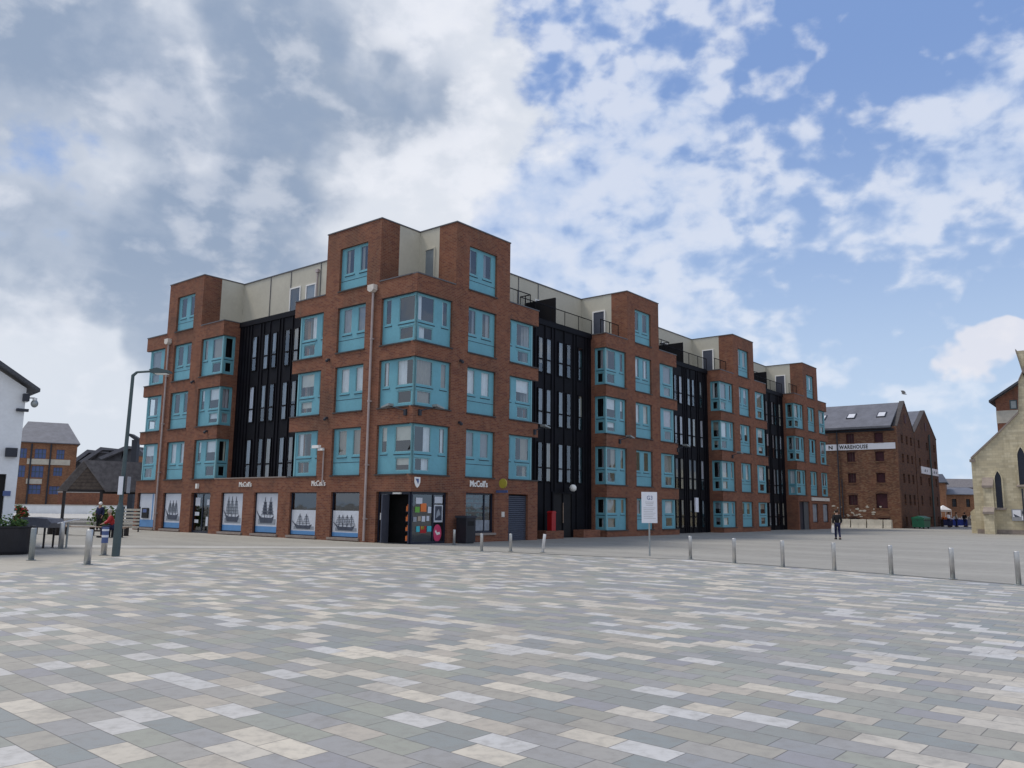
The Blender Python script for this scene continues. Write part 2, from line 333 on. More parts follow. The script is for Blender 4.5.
class MB:
    def __init__(self, fr=WORLD): self.v = []; self.f = []; self.fr = fr
    def add(self, pts, faces, fr=None):
        fr = fr or self.fr; n = len(self.v)
        self.v += [fr.p(*p) for p in pts]; self.f += [tuple(n + i for i in q) for q in faces]; return self
    def box(self, s0, s1, d0, d1, z0, z1, fr=None):
        P = [(s, d, z) for s in (s0, s1) for d in (d0, d1) for z in (z0, z1)]
        return self.add(P, [(0, 1, 3, 2), (4, 6, 7, 5), (0, 4, 5, 1), (2, 3, 7, 6), (0, 2, 6, 4), (1, 5, 7, 3)], fr)
    def quad(self, a, b, c, d, fr=None): return self.add([a, b, c, d], [(0, 1, 2, 3)], fr)
    def plate(self, s0, s1, z0, z1, holes, d0, d1, fr=None):
        xs = sorted({s0, s1, *[min(max(h[i], s0), s1) for h in holes for i in (0, 1)]}); zs = sorted({z0, z1, *[min(max(h[i], z0), z1) for h in holes for i in (2, 3)]})
        def solid(i, j):
            if i < 0 or j < 0 or i >= len(xs) - 1 or j >= len(zs) - 1: return False
            x = (xs[i] + xs[i + 1]) / 2; z = (zs[j] + zs[j + 1]) / 2
            return not any(h[0] < x < h[1] and h[2] < z < h[3] for h in holes)
        for i in range(len(xs) - 1):
            for j in range(len(zs) - 1):
                if not solid(i, j): continue
                a, b, c, e = xs[i], xs[i + 1], zs[j], zs[j + 1]
                self.quad((a, d0, c), (b, d0, c), (b, d0, e), (a, d0, e), fr); self.quad((a, d1, c), (a, d1, e), (b, d1, e), (b, d1, c), fr)
                if not solid(i - 1, j): self.quad((a, d0, c), (a, d0, e), (a, d1, e), (a, d1, c), fr)
                if not solid(i + 1, j): self.quad((b, d0, c), (b, d1, c), (b, d1, e), (b, d0, e), fr)
                if not solid(i, j - 1): self.quad((a, d0, c), (a, d1, c), (b, d1, c), (b, d0, c), fr)
                if not solid(i, j + 1): self.quad((a, d0, e), (b, d0, e), (b, d1, e), (a, d1, e), fr)
        return self
    def prism(self, poly, a0, a1, axis='d', fr=None):
        """poly in (s,z) extruded over d, or (s,d) over z, or (d,z) over s"""
        def mk(p, a): return (p[0], a, p[1]) if axis == 'd' else ((p[0], p[1], a) if axis == 'z' else (a, p[0], p[1]))
        n = len(poly); P = [mk(p, a0) for p in poly] + [mk(p, a1) for p in poly]
        return self.add(P, [tuple(range(n)), tuple(range(2 * n - 1, n - 1, -1))] + [(i, (i + 1) % n, n + (i + 1) % n, n + i) for i in range(n)], fr)
    def tube(self, p0, p1, r0, r1=None, n=12, fr=None):
        fr = fr or self.fr; r1 = r0 if r1 is None else r1
        a = fr.p(*p0); b = fr.p(*p1); ax = (b - a).normalized()
        t = ax.orthogonal().normalized(); q = ax.cross(t); m = len(self.v)
        for c, r in ((a, r0), (b, r1)):
            for i in range(n): self.v.append(c + (t * math.cos(2 * PI * i / n) + q * math.sin(2 * PI * i / n)) * r)
        self.f += [tuple(m + i for i in range(n))[::-1], tuple(m + n + i for i in range(n))] + [(m + i, m + (i + 1) % n, m + n + (i + 1) % n, m + n + i) for i in range(n)]
        return self
    def lathe(self, c, prof, n=16, fr=None):
        fr = fr or self.fr; m = len(self.v); o = fr.p(*c)
        for r, z in prof:
            for i in range(n): self.v.append(o + Vector((r * math.cos(2 * PI * i / n), r * math.sin(2 * PI * i / n), z)))
        k = len(prof)
        for j in range(k - 1):
            for i in range(n): self.f.append((m + j * n + i, m + j * n + (i + 1) % n, m + (j + 1) * n + (i + 1) % n, m + (j + 1) * n + i))
        self.f.append(tuple(m + i for i in range(n))[::-1]); self.f.append(tuple(m + (k - 1) * n + i for i in range(n)))
        return self
    def ball(self, c, r, n=12, sz=1.0, fr=None):
        prof = [(max(.002, r * math.sin(PI * j / 8)), -r * sz * math.cos(PI * j / 8)) for j in range(9)]
        return self.lathe(c, prof, n, fr)
    def build(self, name, mat, parent=None, smooth=False, kind=None, label=None, split=False):
        if split:
            key = {}; par = list(range(len(self.v)))
            def find(i):
                while par[i] != i: par[i] = par[par[i]]; i = par[i]
                return i
            for i, v in enumerate(self.v):
                k = (round(v.x, 4), round(v.y, 4), round(v.z, 4))
                if k in key: par[find(i)] = find(key[k])
                else: key[k] = i
            for f in self.f:
                for i in f[1:]: par[find(i)] = find(f[0])
            groups = {}
            for f in self.f: groups.setdefault(find(f[0]), []).append(f)
            out = []
            for fs in groups.values():
                ids = sorted({i for f in fs for i in f}); mp = {i: j for j, i in enumerate(ids)}
                q = MB(self.fr); q.v = [self.v[i] for i in ids]; q.f = [tuple(mp[i] for i in f) for f in fs]
                out.append(q.build(name, mat, parent, smooth, kind, label))
            return out[0]
        me = bpy.data.meshes.new(name)
        o = bpy.data.objects.new(name, me); COL.objects.link(o)
        org = root_loc(parent) if parent else Vector((0, 0, 0))
        me.from_pydata([v - org for v in self.v], [], self.f)
        finish(me, mat, smooth, org)
        if parent: o.parent = parent
        if kind: o['kind'] = kind
        if label: o['label'] = label
        return o
def finish(me, mat, smooth=False, org=Vector((0, 0, 0))):
    bm = bmesh.new(); bm.from_mesh(me)
    bmesh.ops.remove_doubles(bm, verts=bm.verts, dist=1e-5)
    bmesh.ops.recalc_face_normals(bm, faces=bm.faces)
    uvl = bm.loops.layers.uv.new('UVMap')
    for f in bm.faces:
        n = f.normal
        if abs(n.z) < .8:
            t = Vector((-n.y, n.x, 0)).normalized()
            for l in f.loops: q = l.vert.co + org; l[uvl].uv = (q.dot(t), q.z)
        else:
            for l in f.loops: q = l.vert.co + org; l[uvl].uv = (q.x, q.y)
        f.smooth = smooth
    bm.to_mesh(me); bm.free()
    me.materials.append(M[mat] if isinstance(mat, str) else mat)
def root_loc(o):
    l = Vector(o.location)
    while o.parent: o = o.parent; l += Vector(o.location)
    return l
def thing(name, label, cat, loc, group=None, kind=None):
    o = bpy.data.objects.new(name, None); COL.objects.link(o); o.location = loc; o.empty_display_size = .3
    return tag(o, label, cat, group, kind)
def tag(o, label, cat, group=None, kind=None):
    o['label'] = label; o['category'] = cat
    if group: o['group'] = group
    if kind: o['kind'] = kind
    return o
def copy_tree(o, parent=None):
    c = o.copy(); COL.objects.link(c); c.parent = parent
    for ch in list(o.children): copy_tree(ch, c)
    return c
def text(name, s, size, fr, s0, z0, d, mat, parent, mirror=1, ext=.02, xs=1.0, spacing=1.0, bold=0.0):
    cu = bpy.data.curves.new('t', 'FONT'); cu.body = s; cu.size = size; cu.extrude = ext; cu.space_character = spacing; cu.resolution_u = 3; cu.offset = bold
    t = bpy.data.objects.new('t', cu); COL.objects.link(t)
    dg = bpy.context.evaluated_depsgraph_get(); dg.update()
    me0 = t.evaluated_get(dg).to_mesh(); vs = [v.co.copy() for v in me0.vertices]; fs = [tuple(p.vertices) for p in me0.polygons]
    t.evaluated_get(dg).to_mesh_clear(); bpy.data.objects.remove(t)
    b = MB(fr); b.add([(s0 + v.x * xs * mirror, d - v.z, z0 + v.y) for v in vs], fs)
    return b.build(name, mat, parent)
def ray_ground(px, py, z=0):
    d = skydir(px, py); t = (z - H) / d.z; return Vector((d.x * t, d.y * t, z))
def at_depth(px, py, Y):
    d = skydir(px, py); t = Y / d.y; return Vector((d.x * t, d.y * t, H + d.z * t))

def on_plane(F, px, py, d=0):
    r_ = skydir(px, py); n = F.w; o = F.O + F.w * d; e = Vector((0, 0, H)); t = (o - e).dot(n) / r_.dot(n); q = e + r_ * t
    return (q - F.O).dot(F.u), q.z
# ------------------------------------------------------------------ the setting
def sheet(name, pts, z, mat, **kw):
    b = MB(); b.add([(p[0], p[1], z) for p in pts], [tuple(range(len(pts)))]); o = b.build(name, mat, None, kind='structure')
    if o.data.polygons[0].normal.z < 0: o.data.flip_normals()
    return o
G2 = lambda x, y: ray_ground(x, y)
sheet('ground', [(-3000, -600), (3000, -600), (3000, 4500), (-3000, 4500)], 0, 'ground')
edge = [G2(0, 573), G2(60, 565), G2(118, 556.5), G2(200, 551.5), G2(340, 550), G2(440, 549.5), G2(500, 552.5), G2(600, 557), G2(690, 560), G2(790, 567.5), G2(890, 575), G2(1024, 586)]
e0 = edge[0]; e1 = edge[-1]
sheet('plaza', [(-30, -12), (40, -12), (e1.x + 14, e1.y - 7.5)] + [(p.x, p.y) for p in reversed(edge)] + [(e0.x - 14, e0.y - 7)], .008, 'pavers')
sheet('path', [(p.x, p.y) for p in [G2(-140, 590), G2(0, 573.4), G2(60, 565.4), G2(117, 557), G2(190, 552), G2(250, 549), G2(50, 549), G2(-300, 552)]], .004, 'path_light')
sheet('drain_strip', [(p.x, p.y) for p in [G2(40, 545), G2(420, 547.5), G2(420, 549), G2(40, 547.5)]], .006, 'strip')
kerbpts = [G2(430, 550), G2(500, 552), G2(600, 556.7), G2(690, 559.7), G2(790, 567.1), G2(890, 574.6), G2(1024, 585.6), G2(1200, 601)]
kb = MB()
for a, b_ in zip(kerbpts, kerbpts[1:]):
    dv = (b_ - a).normalized(); nn = Vector((-dv.y, dv.x, 0)) * .07
    kb.add([tuple(a - nn), tuple(b_ - nn), tuple(b_ + nn), tuple(a + nn)], [(0, 1, 2, 3)])
for i, v in enumerate(kb.v): v.z = .013
kb.build('edge_strip', 'edge_dark', None, kind='structure')

# ------------------------------------------------------------------ the apartment building
TH = 0.886
C0 = Vector((-4.273, 34.752, 0))
uR = Vector((math.cos(TH), math.sin(TH), 0)); uL = Vector((-math.sin(TH), math.cos(TH), 0))
FR = Frame(C0, uR, uL); FL = Frame(C0, uL, uR)
P, T = 11.91, 15.0
LV = [(3.0, 5.21), (5.97, 8.17), (8.86, 11.09)]
W4 = (11.83, 14.08)
bld = thing('apartment_building', 'long five storey red brick apartment block with teal bay windows above ground floor shops', 'apartment block', C0)
curts = ['curt_white', 'curt_white', 'curt_cream', 'curt_beige', 'curt_grey', 'curt_lilac', 'curt_white']
def curtain(b, a, c, z0, z1, d):
    n = max(3, int((c - a) / .09)); pts = []
    for i in range(n + 1):
        x = a + (c - a) * i / n; pts.append((x, d + (.035 if i % 2 else 0)))
    for (x0, y0), (x1, y1) in zip(pts, pts[1:]):
        b.quad((x0, y0, z0), (x1, y1, z0), (x1, y1, z1), (x0, y0, z1))
def glazing(fr, a, b, z0, z1, cols, small=(), led=.80, mat='teal', parent=None, name='window', prob=.62, d=.13):
    """cols: list of (s0,s1) glass columns above the ledge; small: low opening lights"""
    parent = parent or bld
    zl = z0 + led + .08; zt = z1 - .10
    holes = [(x0, x1, zl, zt) for x0, x1 in cols] + [(x0, x1, z0 + .14, z0 + led - .17) for x0, x1 in small]
    m = MB(fr); m.plate(a, b, z0, z1, holes, d, d + .06)
    for x0, x1 in cols:
        m.box(x0 - .045, x1 + .045, d - .035, d - .002, z0 + led - .01, z0 + led + .05)      # ledge under each light
    wn_ = m.build(name, mat, parent)
    t = MB(fr)
    for (x0, x1, y0, y1) in holes: t.plate(x0 - .004, x1 + .004, y0 - .004, y1 + .004, [(x0 + .035, x1 - .035, y0 + .035, y1 - .035)], d + .012, d + .045)
    if small:
        for x0, x1 in small: t.box(x0 - .05, x1 + .05, d - .02, d - .003, z0 + led - .15, z0 + led - .12)
    t.build('frame', 'teal_light', wn_)
    gk = MB(fr)
    for x0, x1 in cols: gk.box(x0 - .05, x1 + .05, d - .008, d - .0005, z0 + led - .045, z0 + led - .012)
    gk.box(a + .02, b - .02, d - .006, d - .0005, z0 + led - .26, z0 + led - .235) if not small else None
    gk.build('panel_joint', 'shopdark', wn_)
    g = MB(fr)
    for (x0, x1, y0, y1) in holes: g.quad((x0 + .03, d + .03, y0 + .03), (x1 - .03, d + .03, y0 + .03), (x1 - .03, d + .03, y1 - .03), (x0 + .03, d + .03, y1 - .03))
    g.build('pane', 'glass', wn_)
    if random.random() < prob + .25:
        cb = MB(fr); cm_ = random.choice(curts); style = random.choice((0, 0, 1, 2, 3)); any_ = False
        for (x0, x1, y0, y1) in holes:
            wd = x1 - x0
            if y1 < zl + .1 and random.random() < .4: continue
            if style == 0: curtain(cb, x0, x1, y0 - .1, y1 + .05, d + .10)
            elif style == 1: curtain(cb, x0, x0 + wd * random.uniform(.3, .6), y0 - .1, y1 + .05, d + .10)
            elif style == 2: curtain(cb, x0 + wd * random.uniform(.45, .7), x1, y0 - .1, y1 + .05, d + .10)
            else: cb.quad((x0, d + .1, y0 + (y1 - y0) * .45), (x1, d + .1, y0 + (y1 - y0) * .45), (x1, d + .1, y1 + .05), (x0, d + .1, y1 + .05))
            any_ = True
        if any_: cb.build('curtain', cm_, wn_)
    return wn_
def sill(b, s0, s1, z0, fr): b.box(s0 - .04, s1 + .04, -.05, .13, z0 - .055, z0 + .004, fr)  # sill bar, coloured dark to stand in for the shadow beneath it
def coping(b, s0, s1, d0, d1, z, fr): b.box(s0, s1, d0, d1, z, z + .055, fr)

def block(F, o, k=1.0, corner=False, lstart=0, ground='win', gin=3.42, end_side=True, tower_first=True):
    """o: offset along the face, k: stretch"""
    S = lambda x: o + x * k
    bay, c0, c1, t0, t1, e0_, eg, ee = S(2.32), S(3.43), S(5.48), S(2.50), S(6.50), S(6.57), S(8.53), S(8.93)
    s0 = S(0) + lstart
    levels = list(LV)
    holes = []
    for z0, z1 in levels: holes += [(s0 - 1, bay, z0, z1), (c0, c1, z0, z1), (e0_, ee + 1, z0, z1)]
    if ground == 'win':
        for g in ((s0 - 1, bay), (c0, c1), (e0_, ee + 1)): holes.append((*g, .38, 2.27))
    elif ground == 'shopR':
        holes += [(s0 - 1, bay, 0.0, 2.24), (3.5, 5.52, .40, 2.26), (6.6, 8.15, 0.0, 2.26)]
    elif ground == 'shopL':
        holes += [(s0 - 1, 2.2, 0.0, 2.24), (3.33, 5.36, .14, 2.22), (6.45, 8.55, .14, 2.22)]
    elif ground == 'shopG':
        holes += [(o + .22, o + 2.22, 0.0, 2.22), (o + 3.3, o + 5.35, .14, 2.22), (o + 6.3, o + 8.45, .14, 2.22)]
    elif ground == 'far':
        holes += [(s0 + .2, S(2.9), 0.0, 2.45), (S(3.7), S(5.2), .6, 2.3), (S(6.6), S(8.2), .6, 2.3)]
    w = MB(F); w.plate(s0, ee, 0, P, holes, 0, .35)
    # tower on top of the middle column
    w.plate(t0, t1, P + .001, T, [(c0, c1, W4[0] - 1, W4[1])], 0, .35)
    w.build('brick_wall', 'brick', bld)
    # window of the tower drops a touch below the parapet: cut is hidden behind its sill
    sd_ = MB(F)
    if not corner:
        fs = F.side(s0); hh = [(.0, .86, a, b) for a, b in levels] + ([(.0, .86, .38, 2.27)] if ground == 'win' else [])
        sd_.plate(.35, 1.12, 0, P, hh, 0, .30, fs)
    fe = F.side(ee, True); hh = [(.0, .86, a, b) for a, b in levels] + ([(.0, .86, .38, 2.27)] if ground == 'win' else [])
    sd_.plate(.35, 1.12, 0 if ground not in ('shopL',) else 3.02, P, hh, 0, .30, fe)
    for s_, fl in ((t0, False), (t1, True)):
        sd_.plate(.35, 1.15, P - .15, T, [], 0, .25, F.side(s_, fl))
    sd_.build('brick_return', 'brick', bld, split=True)
    # cladding behind the brick part of the tower
    cl = MB(F); cl.box(t0 + .004, t1 - .004, 1.151, gin + .4, P - .3, T - .004); cl.build('cladding_wall', 'clad', bld)
    cp = MB(F)
    coping(cp, s0 - (.03 if not corner else 0), t0 - .002, -.03, .37, P, F)
    if not corner: coping(cp, s0 - .03, s0 + .33, .372, 1.14, P, F)
    coping(cp, t1 + .002, ee + .03, -.03, .37, P, F); coping(cp, ee - .33, ee + .03, .372, 1.14, P, F)
    coping(cp, t0 - .03, t1 + .03, -.03, gin + .3, T, F)
    cp.build('coping', 'coping', bld, split=True)
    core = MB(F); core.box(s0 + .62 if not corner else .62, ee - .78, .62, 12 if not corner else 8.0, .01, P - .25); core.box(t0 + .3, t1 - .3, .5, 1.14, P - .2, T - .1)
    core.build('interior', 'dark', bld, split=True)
    sl = MB(F)
    sl.box(s0 + .36, ee - .36, .352, 12.1 if not corner else 8.2, P - .24, P - .18)
    sl.build('terrace_floor', 'coping', bld)
    st = MB(F)
    allz = list(levels) + ([(.38, 2.27)] if ground == 'win' else [])
    for z0, z1 in allz:
        dS = 0.13 if not corner else .13
        # front glazing of the bay
        ba, bb = (S(0) + dS, bay)
        A = lambda x: S(0) + x * k
        glazing(F, ba, bb, z0, z1, [(A(.22), A(1.26)), (A(1.76), A(2.14))], [(A(.30), A(1.18))], led=.88)
        if not corner:
            fs = F.side(S(0) + 0.0)
            glazing(fs, .192, .86, z0, z1, [(.26, .74)], [(.30, .70)], led=.88)
            # corner post
        MB(F).box(S(0) + .10, S(0) + .205, .10, .19, z0, z1).build('corner_post', 'teal_light', bld)
        B = lambda x: c0 + x * k
        glazing(F, c0, c1, z0, z1, [(B(.10), B(.68)), (B(1.12), B(1.74))], [], led=.84)
        E_ = lambda x: e0_ + x * k
        glazing(F, e0_, eg - .10, z0, z1, [(E_(.08), E_(.26)), (E_(.66), E_(1.76))], [(E_(.76), E_(1.66))], led=.88)
        MB(F).box(eg - .10, eg, .10, .19, z0, z1).build('corner_post', 'teal_light', bld)
        fe2 = F.side(eg, True)
        glazing(fe2, .192, .86, z0, z1, [(.26, .74)], [(.30, .70)], led=.88, d=.03)
        sill(st, S(0) + lstart if corner else S(0) - .0, bay, z0, F); sill(st, c0, c1, z0, F); sill(st, e0_, ee - .05, z0, F)
        # dark strip standing in for the shadow under the lintels
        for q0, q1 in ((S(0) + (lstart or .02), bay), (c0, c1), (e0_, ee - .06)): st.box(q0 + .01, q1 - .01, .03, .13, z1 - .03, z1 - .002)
    B = lambda x: c0 + x * k
    glazing(F, c0, c1, W4[0] + .09, W4[1], [(B(.10), B(.68)), (B(1.12), B(1.74))], [], led=.75)
    sill(st, c0, c1, W4[0] + .09, F)
    st.build('sill', 'sill', bld, split=True)  # sills together with the painted shadow strips under the lintels
    return dict(bay=bay, c0=c0, c1=c1, t0=t0, t1=t1, e0=e0_, eg=eg, ee=ee, s0=s0)

bR1 = block(FR, 0, 1, corner=True, ground='shopR', gin=2.44)
bL1 = block(FL, 0, 1, corner=True, lstart=.352, ground='shopL', gin=2.48)
bG = block(FL, 15.6, .985, ground='shopG', gin=2.65)
bR2 = block(FR, 15.5, .985)
bR3 = block(FR, 31.1, .975)
bR4 = block(FR, 46.25, .955, ground='far')

# penthouse walls
pw = MB(); pw.box(6.35, 53.5, 3.42, 11.5, P - .4, T - .02, FR); pw.box(6.30, 23.5, 2.65, 11.4, P - .42, T - .025, FL)
pw.box(2.75, 6.8, 2.75, 6.8, P - .41, T - .03, FR)
pw.build('cladding_wall', 'clad', bld, split=True)
pc = MB(); pc.box(6.6, 53.5, 3.38, 3.7, T - .02, T + .045, FR); pc.box(6.6, 23.5, 2.61, 2.9, T - .025, T + .04, FL)
pc.build('coping', 'coping', bld, split=True)
jn = MB()
for s in (9.2, 11.4, 13.3): jn.box(s, s + .05, 3.39, 3.419, P - .1, T - .02, FR)
for s in (8.1, 10.45, 13.2, 15.2): jn.box(s, s + .05, 2.62, 2.649, P - .1, T - .02, FL)
jn.build('cladding_joint', 'coping', bld, split=True)
for s in (7.9, 10.35):
    b = MB(FL); b.tube((s + .35, 2.58, P - .2), (s + .35, 2.58, T - .55), .045, n=8); b.box(s + .25, s + .45, 2.50, 2.64, T - .55, T - .36); b.build('drainpipe', 'pipe', bld)
def ph_window(F, s0, s1, z0, z1, d, name='window', mat='letter_white', fmat='glass'):
    m = MB(F); m.plate(s0, s1, z0, z1, [(s0 + .07, s1 - .07, z0 + .07, z1 - .07)], d - .05, d + .01); o = m.build(name, mat, bld)
    g = MB(F); g.quad((s0 + .06, d - .02, z0 + .06), (s1 - .06, d - .02, z0 + .06), (s1 - .06, d - .02, z1 - .06), (s0 + .06, d - .02, z1 - .06)); g.build('pane', 'glass', o)
    g = MB(F); g.quad((s0 + .06, d - .004, z0 + .06), (s1 - .06, d - .004, z0 + .06), (s1 - .06, d - .004, z1 - .06), (s0 + .06, d - .004, z1 - .06)); g.build('blind', random.choice(('dark', 'curt_grey')), o)
ph_window(FL, 12.25, 13.25, 12.35, 13.95, 2.65); ph_window(FL, 10.85, 11.75, 12.35, 13.9, 2.65); ph_window(FL, 7.0, 8.0, 12.2, 13.9, 2.65)
fb = FR.side(2.504)
ph_window(fb, 1.42, 2.12, 11.95, 14.05, 0.0, mat='clad')
for o_, k in ((15.5, .985), (31.1, .975), (46.25, .955)):
    fs = FR.side(o_ + 2.5 * k + .004)
    m = MB(fs); m.plate(1.6, 2.55, P, 14.05, [(1.68, 2.47, P + .08, 13.97)], -.05, .02); q = m.build('terrace_door', 'letter_white', bld)
    MB(fs).box(1.69, 2.46, -.03, .0, P + .08, 13.96).build('door_leaf', 'shutter', q)
for s in (8.4, 13.0, 23.9, 28.5, 39.4, 44.0):
    ph_window(FR, s, s + 1.3, 12.0, 14.0, 3.42, 'terrace_door')
# terrace screens (black boarding) and railings
for s in (12.1, 27.7, 43.2):
    b = MB(FR); b.box(s, s + .09, 1.25, 3.36, P - .1, 13.55)
    for i in range(9): b.box(s + .09, s + .115, 1.4 + i * .22, 1.55 + i * .22, P - .1, 13.54)
    b.build('terrace_screen', 'black_clad', bld)
def railing(F, s0, s1, d):
    b = MB(F)
    b.tube((s0, d, 12.86), (s1, d, 12.86), .03, n=6); b.tube((s0, d, 12.02), (s1, d, 12.02), .018, n=6)
    n = max(2, int(abs(s1 - s0) / 1.3))
    for i in range(n + 1):
        x = s0 + (s1 - s0) * i / n; b.tube((x, d, P - .05), (x, d, 12.86), .022, n=6)
    nb = int(abs(s1 - s0) / .11)
    o = b.build('railing', 'black_clad', bld)
    m = MB(F)
    for i in range(nb): x = s0 + (s1 - s0) * (i + .5) / nb; m.tube((x, d, 12.02), (x, d, 12.85), .006, n=4)
    m.build('baluster', 'black_clad', o, kind='stuff')
def railing_d(F, s, d0, d1): railing(F.side(s), d0, d1, 0)
for a, b_ in ((bR1, bR2), (bR2, bR3), (bR3, bR4)):
    railing(FR, a['t1'] + .1, a['ee'] - .15, .45); railing(FR, a['ee'] - .15, b_['s0'] + .2, 1.15); railing(FR, b_['s0'] + .2, b_['t0'] - .25, .5)
    railing_d(FR, a['ee'] - .15, .45, 1.15)

# black timber recesses with narrow lights
def recess(F, s0, s1, zb, strips, lv, ent=False):
    b = MB(F); b.box(s0 + .002, s1 - .002, 1.05, 1.6, zb, P - .02); b.box(s0 + .001, s1 - .001, .98, 1.35, P - .26, P + .03)
    wall_ = b.build('timber_wall', 'black_clad', bld)
    rb = MB(F); n = int((s1 - s0) / .30)
    for i in range(n):
        x = s0 + .12 + i * (s1 - s0 - .2) / n
        if any(abs(x - q) < .27 for q in strips): continue
        if ent and ent[0] < x < ent[1]: rb.box(x, x + .06, 1.0, 1.049, 2.5, P - .27)
        else: rb.box(x, x + .06, 1.0, 1.049, zb, P - .27)
    rb.build('batten', 'black_clad', wall_)
    for z0, z1 in lv:
        for q in strips:
            if ent and z0 < 2.4 and ent[0] - .3 < q < ent[1] + .3: continue
            m = MB(F); m.plate(q - .235, q + .235, z0, z1, [(q - .19, q + .19, z0 + .05, z0 + .72), (q - .19, q + .19, z0 + .80, z1 - .05)], .985, 1.045)
            o = m.build('narrow_window', 'black_clad', bld)
            g = MB(F); g.quad((q - .19, 1.01, z0 + .05), (q + .19, 1.01, z0 + .05), (q + .19, 1.01, z1 - .05), (q - .19, 1.01, z1 - .05)); g.build('pane', 'glass', o)
            r_ = random.random()
            if r_ < .82:
                zc = z0 + .05 if r_ < .5 else z0 + random.uniform(.5, 1.3)
                c = MB(F); curtain(c, q - .19 + (0 if r_ < .6 else .08), q + .19, zc, z1 - .05, 1.02)
                c.build('curtain', random.choice(('curt_grey', 'curt_beige', 'curt_grey', 'curt_grey', 'curt_lilac')), o)
top_z = 11.0
LVr = [(3.0, 5.15), (6.05, 8.1), (8.95, 10.95)]
recess(FL, bL1['ee'], bG['s0'], 3.03, (13.97, 12.86, 12.11, 10.93, 10.14), LVr)
recess(FR, bR1['ee'], bR2['s0'], 0.0, (10.46, 11.2, 12.34, 13.13, 14.3), LVr, ent=(11.3, 13.6))
recess(FR, bR2['ee'], bR3['s0'], 0.0, (26.0, 26.75, 28.0, 28.7, 29.9), LVr + [(.35, 2.3)])
recess(FR, bR3['ee'], bR4['s0'], 0.0, (41.6, 42.35, 43.6, 44.3, 45.3), LVr + [(.35, 2.3)])
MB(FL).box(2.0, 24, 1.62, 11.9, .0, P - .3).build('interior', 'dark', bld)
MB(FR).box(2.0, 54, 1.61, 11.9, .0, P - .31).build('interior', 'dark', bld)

# ground floor infill of the left wing
gw = MB(FL); gw.plate(bL1['ee'] + .001, 15.598, 0, 2.955, [(9.55, 11.62, .14, 2.22), (12.65, 14.72, .14, 2.22)], .002, .35); gw.box(bL1['ee'] + .001, 15.598, .352, 1.04, 2.80, 2.95)
gw.build('brick_wall', 'brick', bld)
MB(FL).box(bL1['ee'] + .002, 15.597, -.02, .36, 2.956, 3.01).build('coping', 'stone_sill', bld)
gb = MB(FL)
for a, b_ in ((3.33, 5.36), (6.45, 8.55), (9.55, 11.62), (12.65, 14.72), (18.9, 20.95), (21.9, 24.05)): gb.box(a - .1, b_ + .1, -.09, .2, .04, .15)
gb.box(3.4, 5.6, -.08, .2, .31, .41, FR)
gb.build('sill', 'stone_sill', bld, split=True)

# ship posters: a printed panel behind a dark frame
def shopfront(F, a, b, z0, z1, name='shop_window'):
    m = MB(F); m.plate(a, b, z0, z1, [(a + .06, b - .06, z0 + .06, z1 - .05)], .10, .17)
    return m.build(name, 'shopdark', bld)
def ship(F, a, b, z0, z1, kind, win):
    W, Hh = b - a, z1 - z0; X = lambda x: a + x * W; Z = lambda z: z0 + z * Hh
    p = MB(F); p.box(a, b, .125, .14, z0, z1); po = p.build('poster', 'poster_sky', win)
    MB(F).box(a, b, .118, .124, z0, Z(.15)).build('poster_band', 'poster_blue', po)
    g = MB(F); g.box(X(.1), X(.9), .118, .1245, Z(.2), Z(.34)); g.build('poster_sea', 'poster_grey', po)
    sd2 = random.Random(kind); s = MB(F)
    hull = [(.18, .42), (.26, .24), (.78, .24), (.9, .46), (.74, .38), (.3, .37)]
    s.prism([(X(x), Z(z)) for x, z in hull], .108, .117)
    masts = {0: (.36, .56, .74), 1: (.35, .6), 2: (.4, .66), 3: (.3, .46, .62, .76), 4: (.34, .52, .7)}[kind]; topz = {0: .92, 1: .9, 2: .85, 3: .84, 4: .8}[kind]
    for mx_ in masts:
        s.box(X(mx_) - .012, X(mx_) + .012, .108, .117, Z(.36), Z(topz))
        for j in range(5):
            zz_ = .45 + j * (topz - .5) / 5; hw = (.13 - .015 * j) * (1.0 if kind != 1 else 1.2)
            s.box(X(mx_ - hw), X(mx_ + hw), .109, .116, Z(zz_), Z(zz_) + .018)
    s.prism([(X(.9), Z(.44)), (X(.97), Z(.54)), (X(.96), Z(.55)), (X(.88), Z(.46))], .108, .117)
    s.build('ship_picture', 'poster_dark', po)
    if kind in (0, 1, 4):
        q = MB(F)
        for mx_ in masts:
            for j in range(4):
                zz_ = .465 + j * (topz - .5) / 5; hw = .11 - .015 * j
                q.prism([(X(mx_ - hw), Z(zz_)), (X(mx_ + hw), Z(zz_)), (X(mx_ + hw * .8), Z(zz_ + .07)), (X(mx_ - hw * .8), Z(zz_ + .07))], .1175, .122)
        q.build('sail_picture', 'poster_grey' if kind != 1 else 'poster_dark', po)
    # rigging
    rg = MB(F)
    for mx_ in masts:
        for dx in (-.16, .16): rg.prism([(X(mx_), Z(topz - .03)), (X(mx_ + dx), Z(.38)), (X(mx_ + dx) + .01, Z(.38)), (X(mx_) + .01, Z(topz - .03))], .111, .115)
    rg.build('rigging_picture', 'poster_dark', po)
for (a, b_, zt, kind) in ((9.55, 11.62, 2.17, 1), (12.65, 14.72, 2.17, 0), (18.9, 20.93, 2.17, 4)):
    wn1 = shopfront(FL, a, b_, .14, 2.22); ship(FL, a + .08, b_ - .08, .22, zt, kind, wn1)
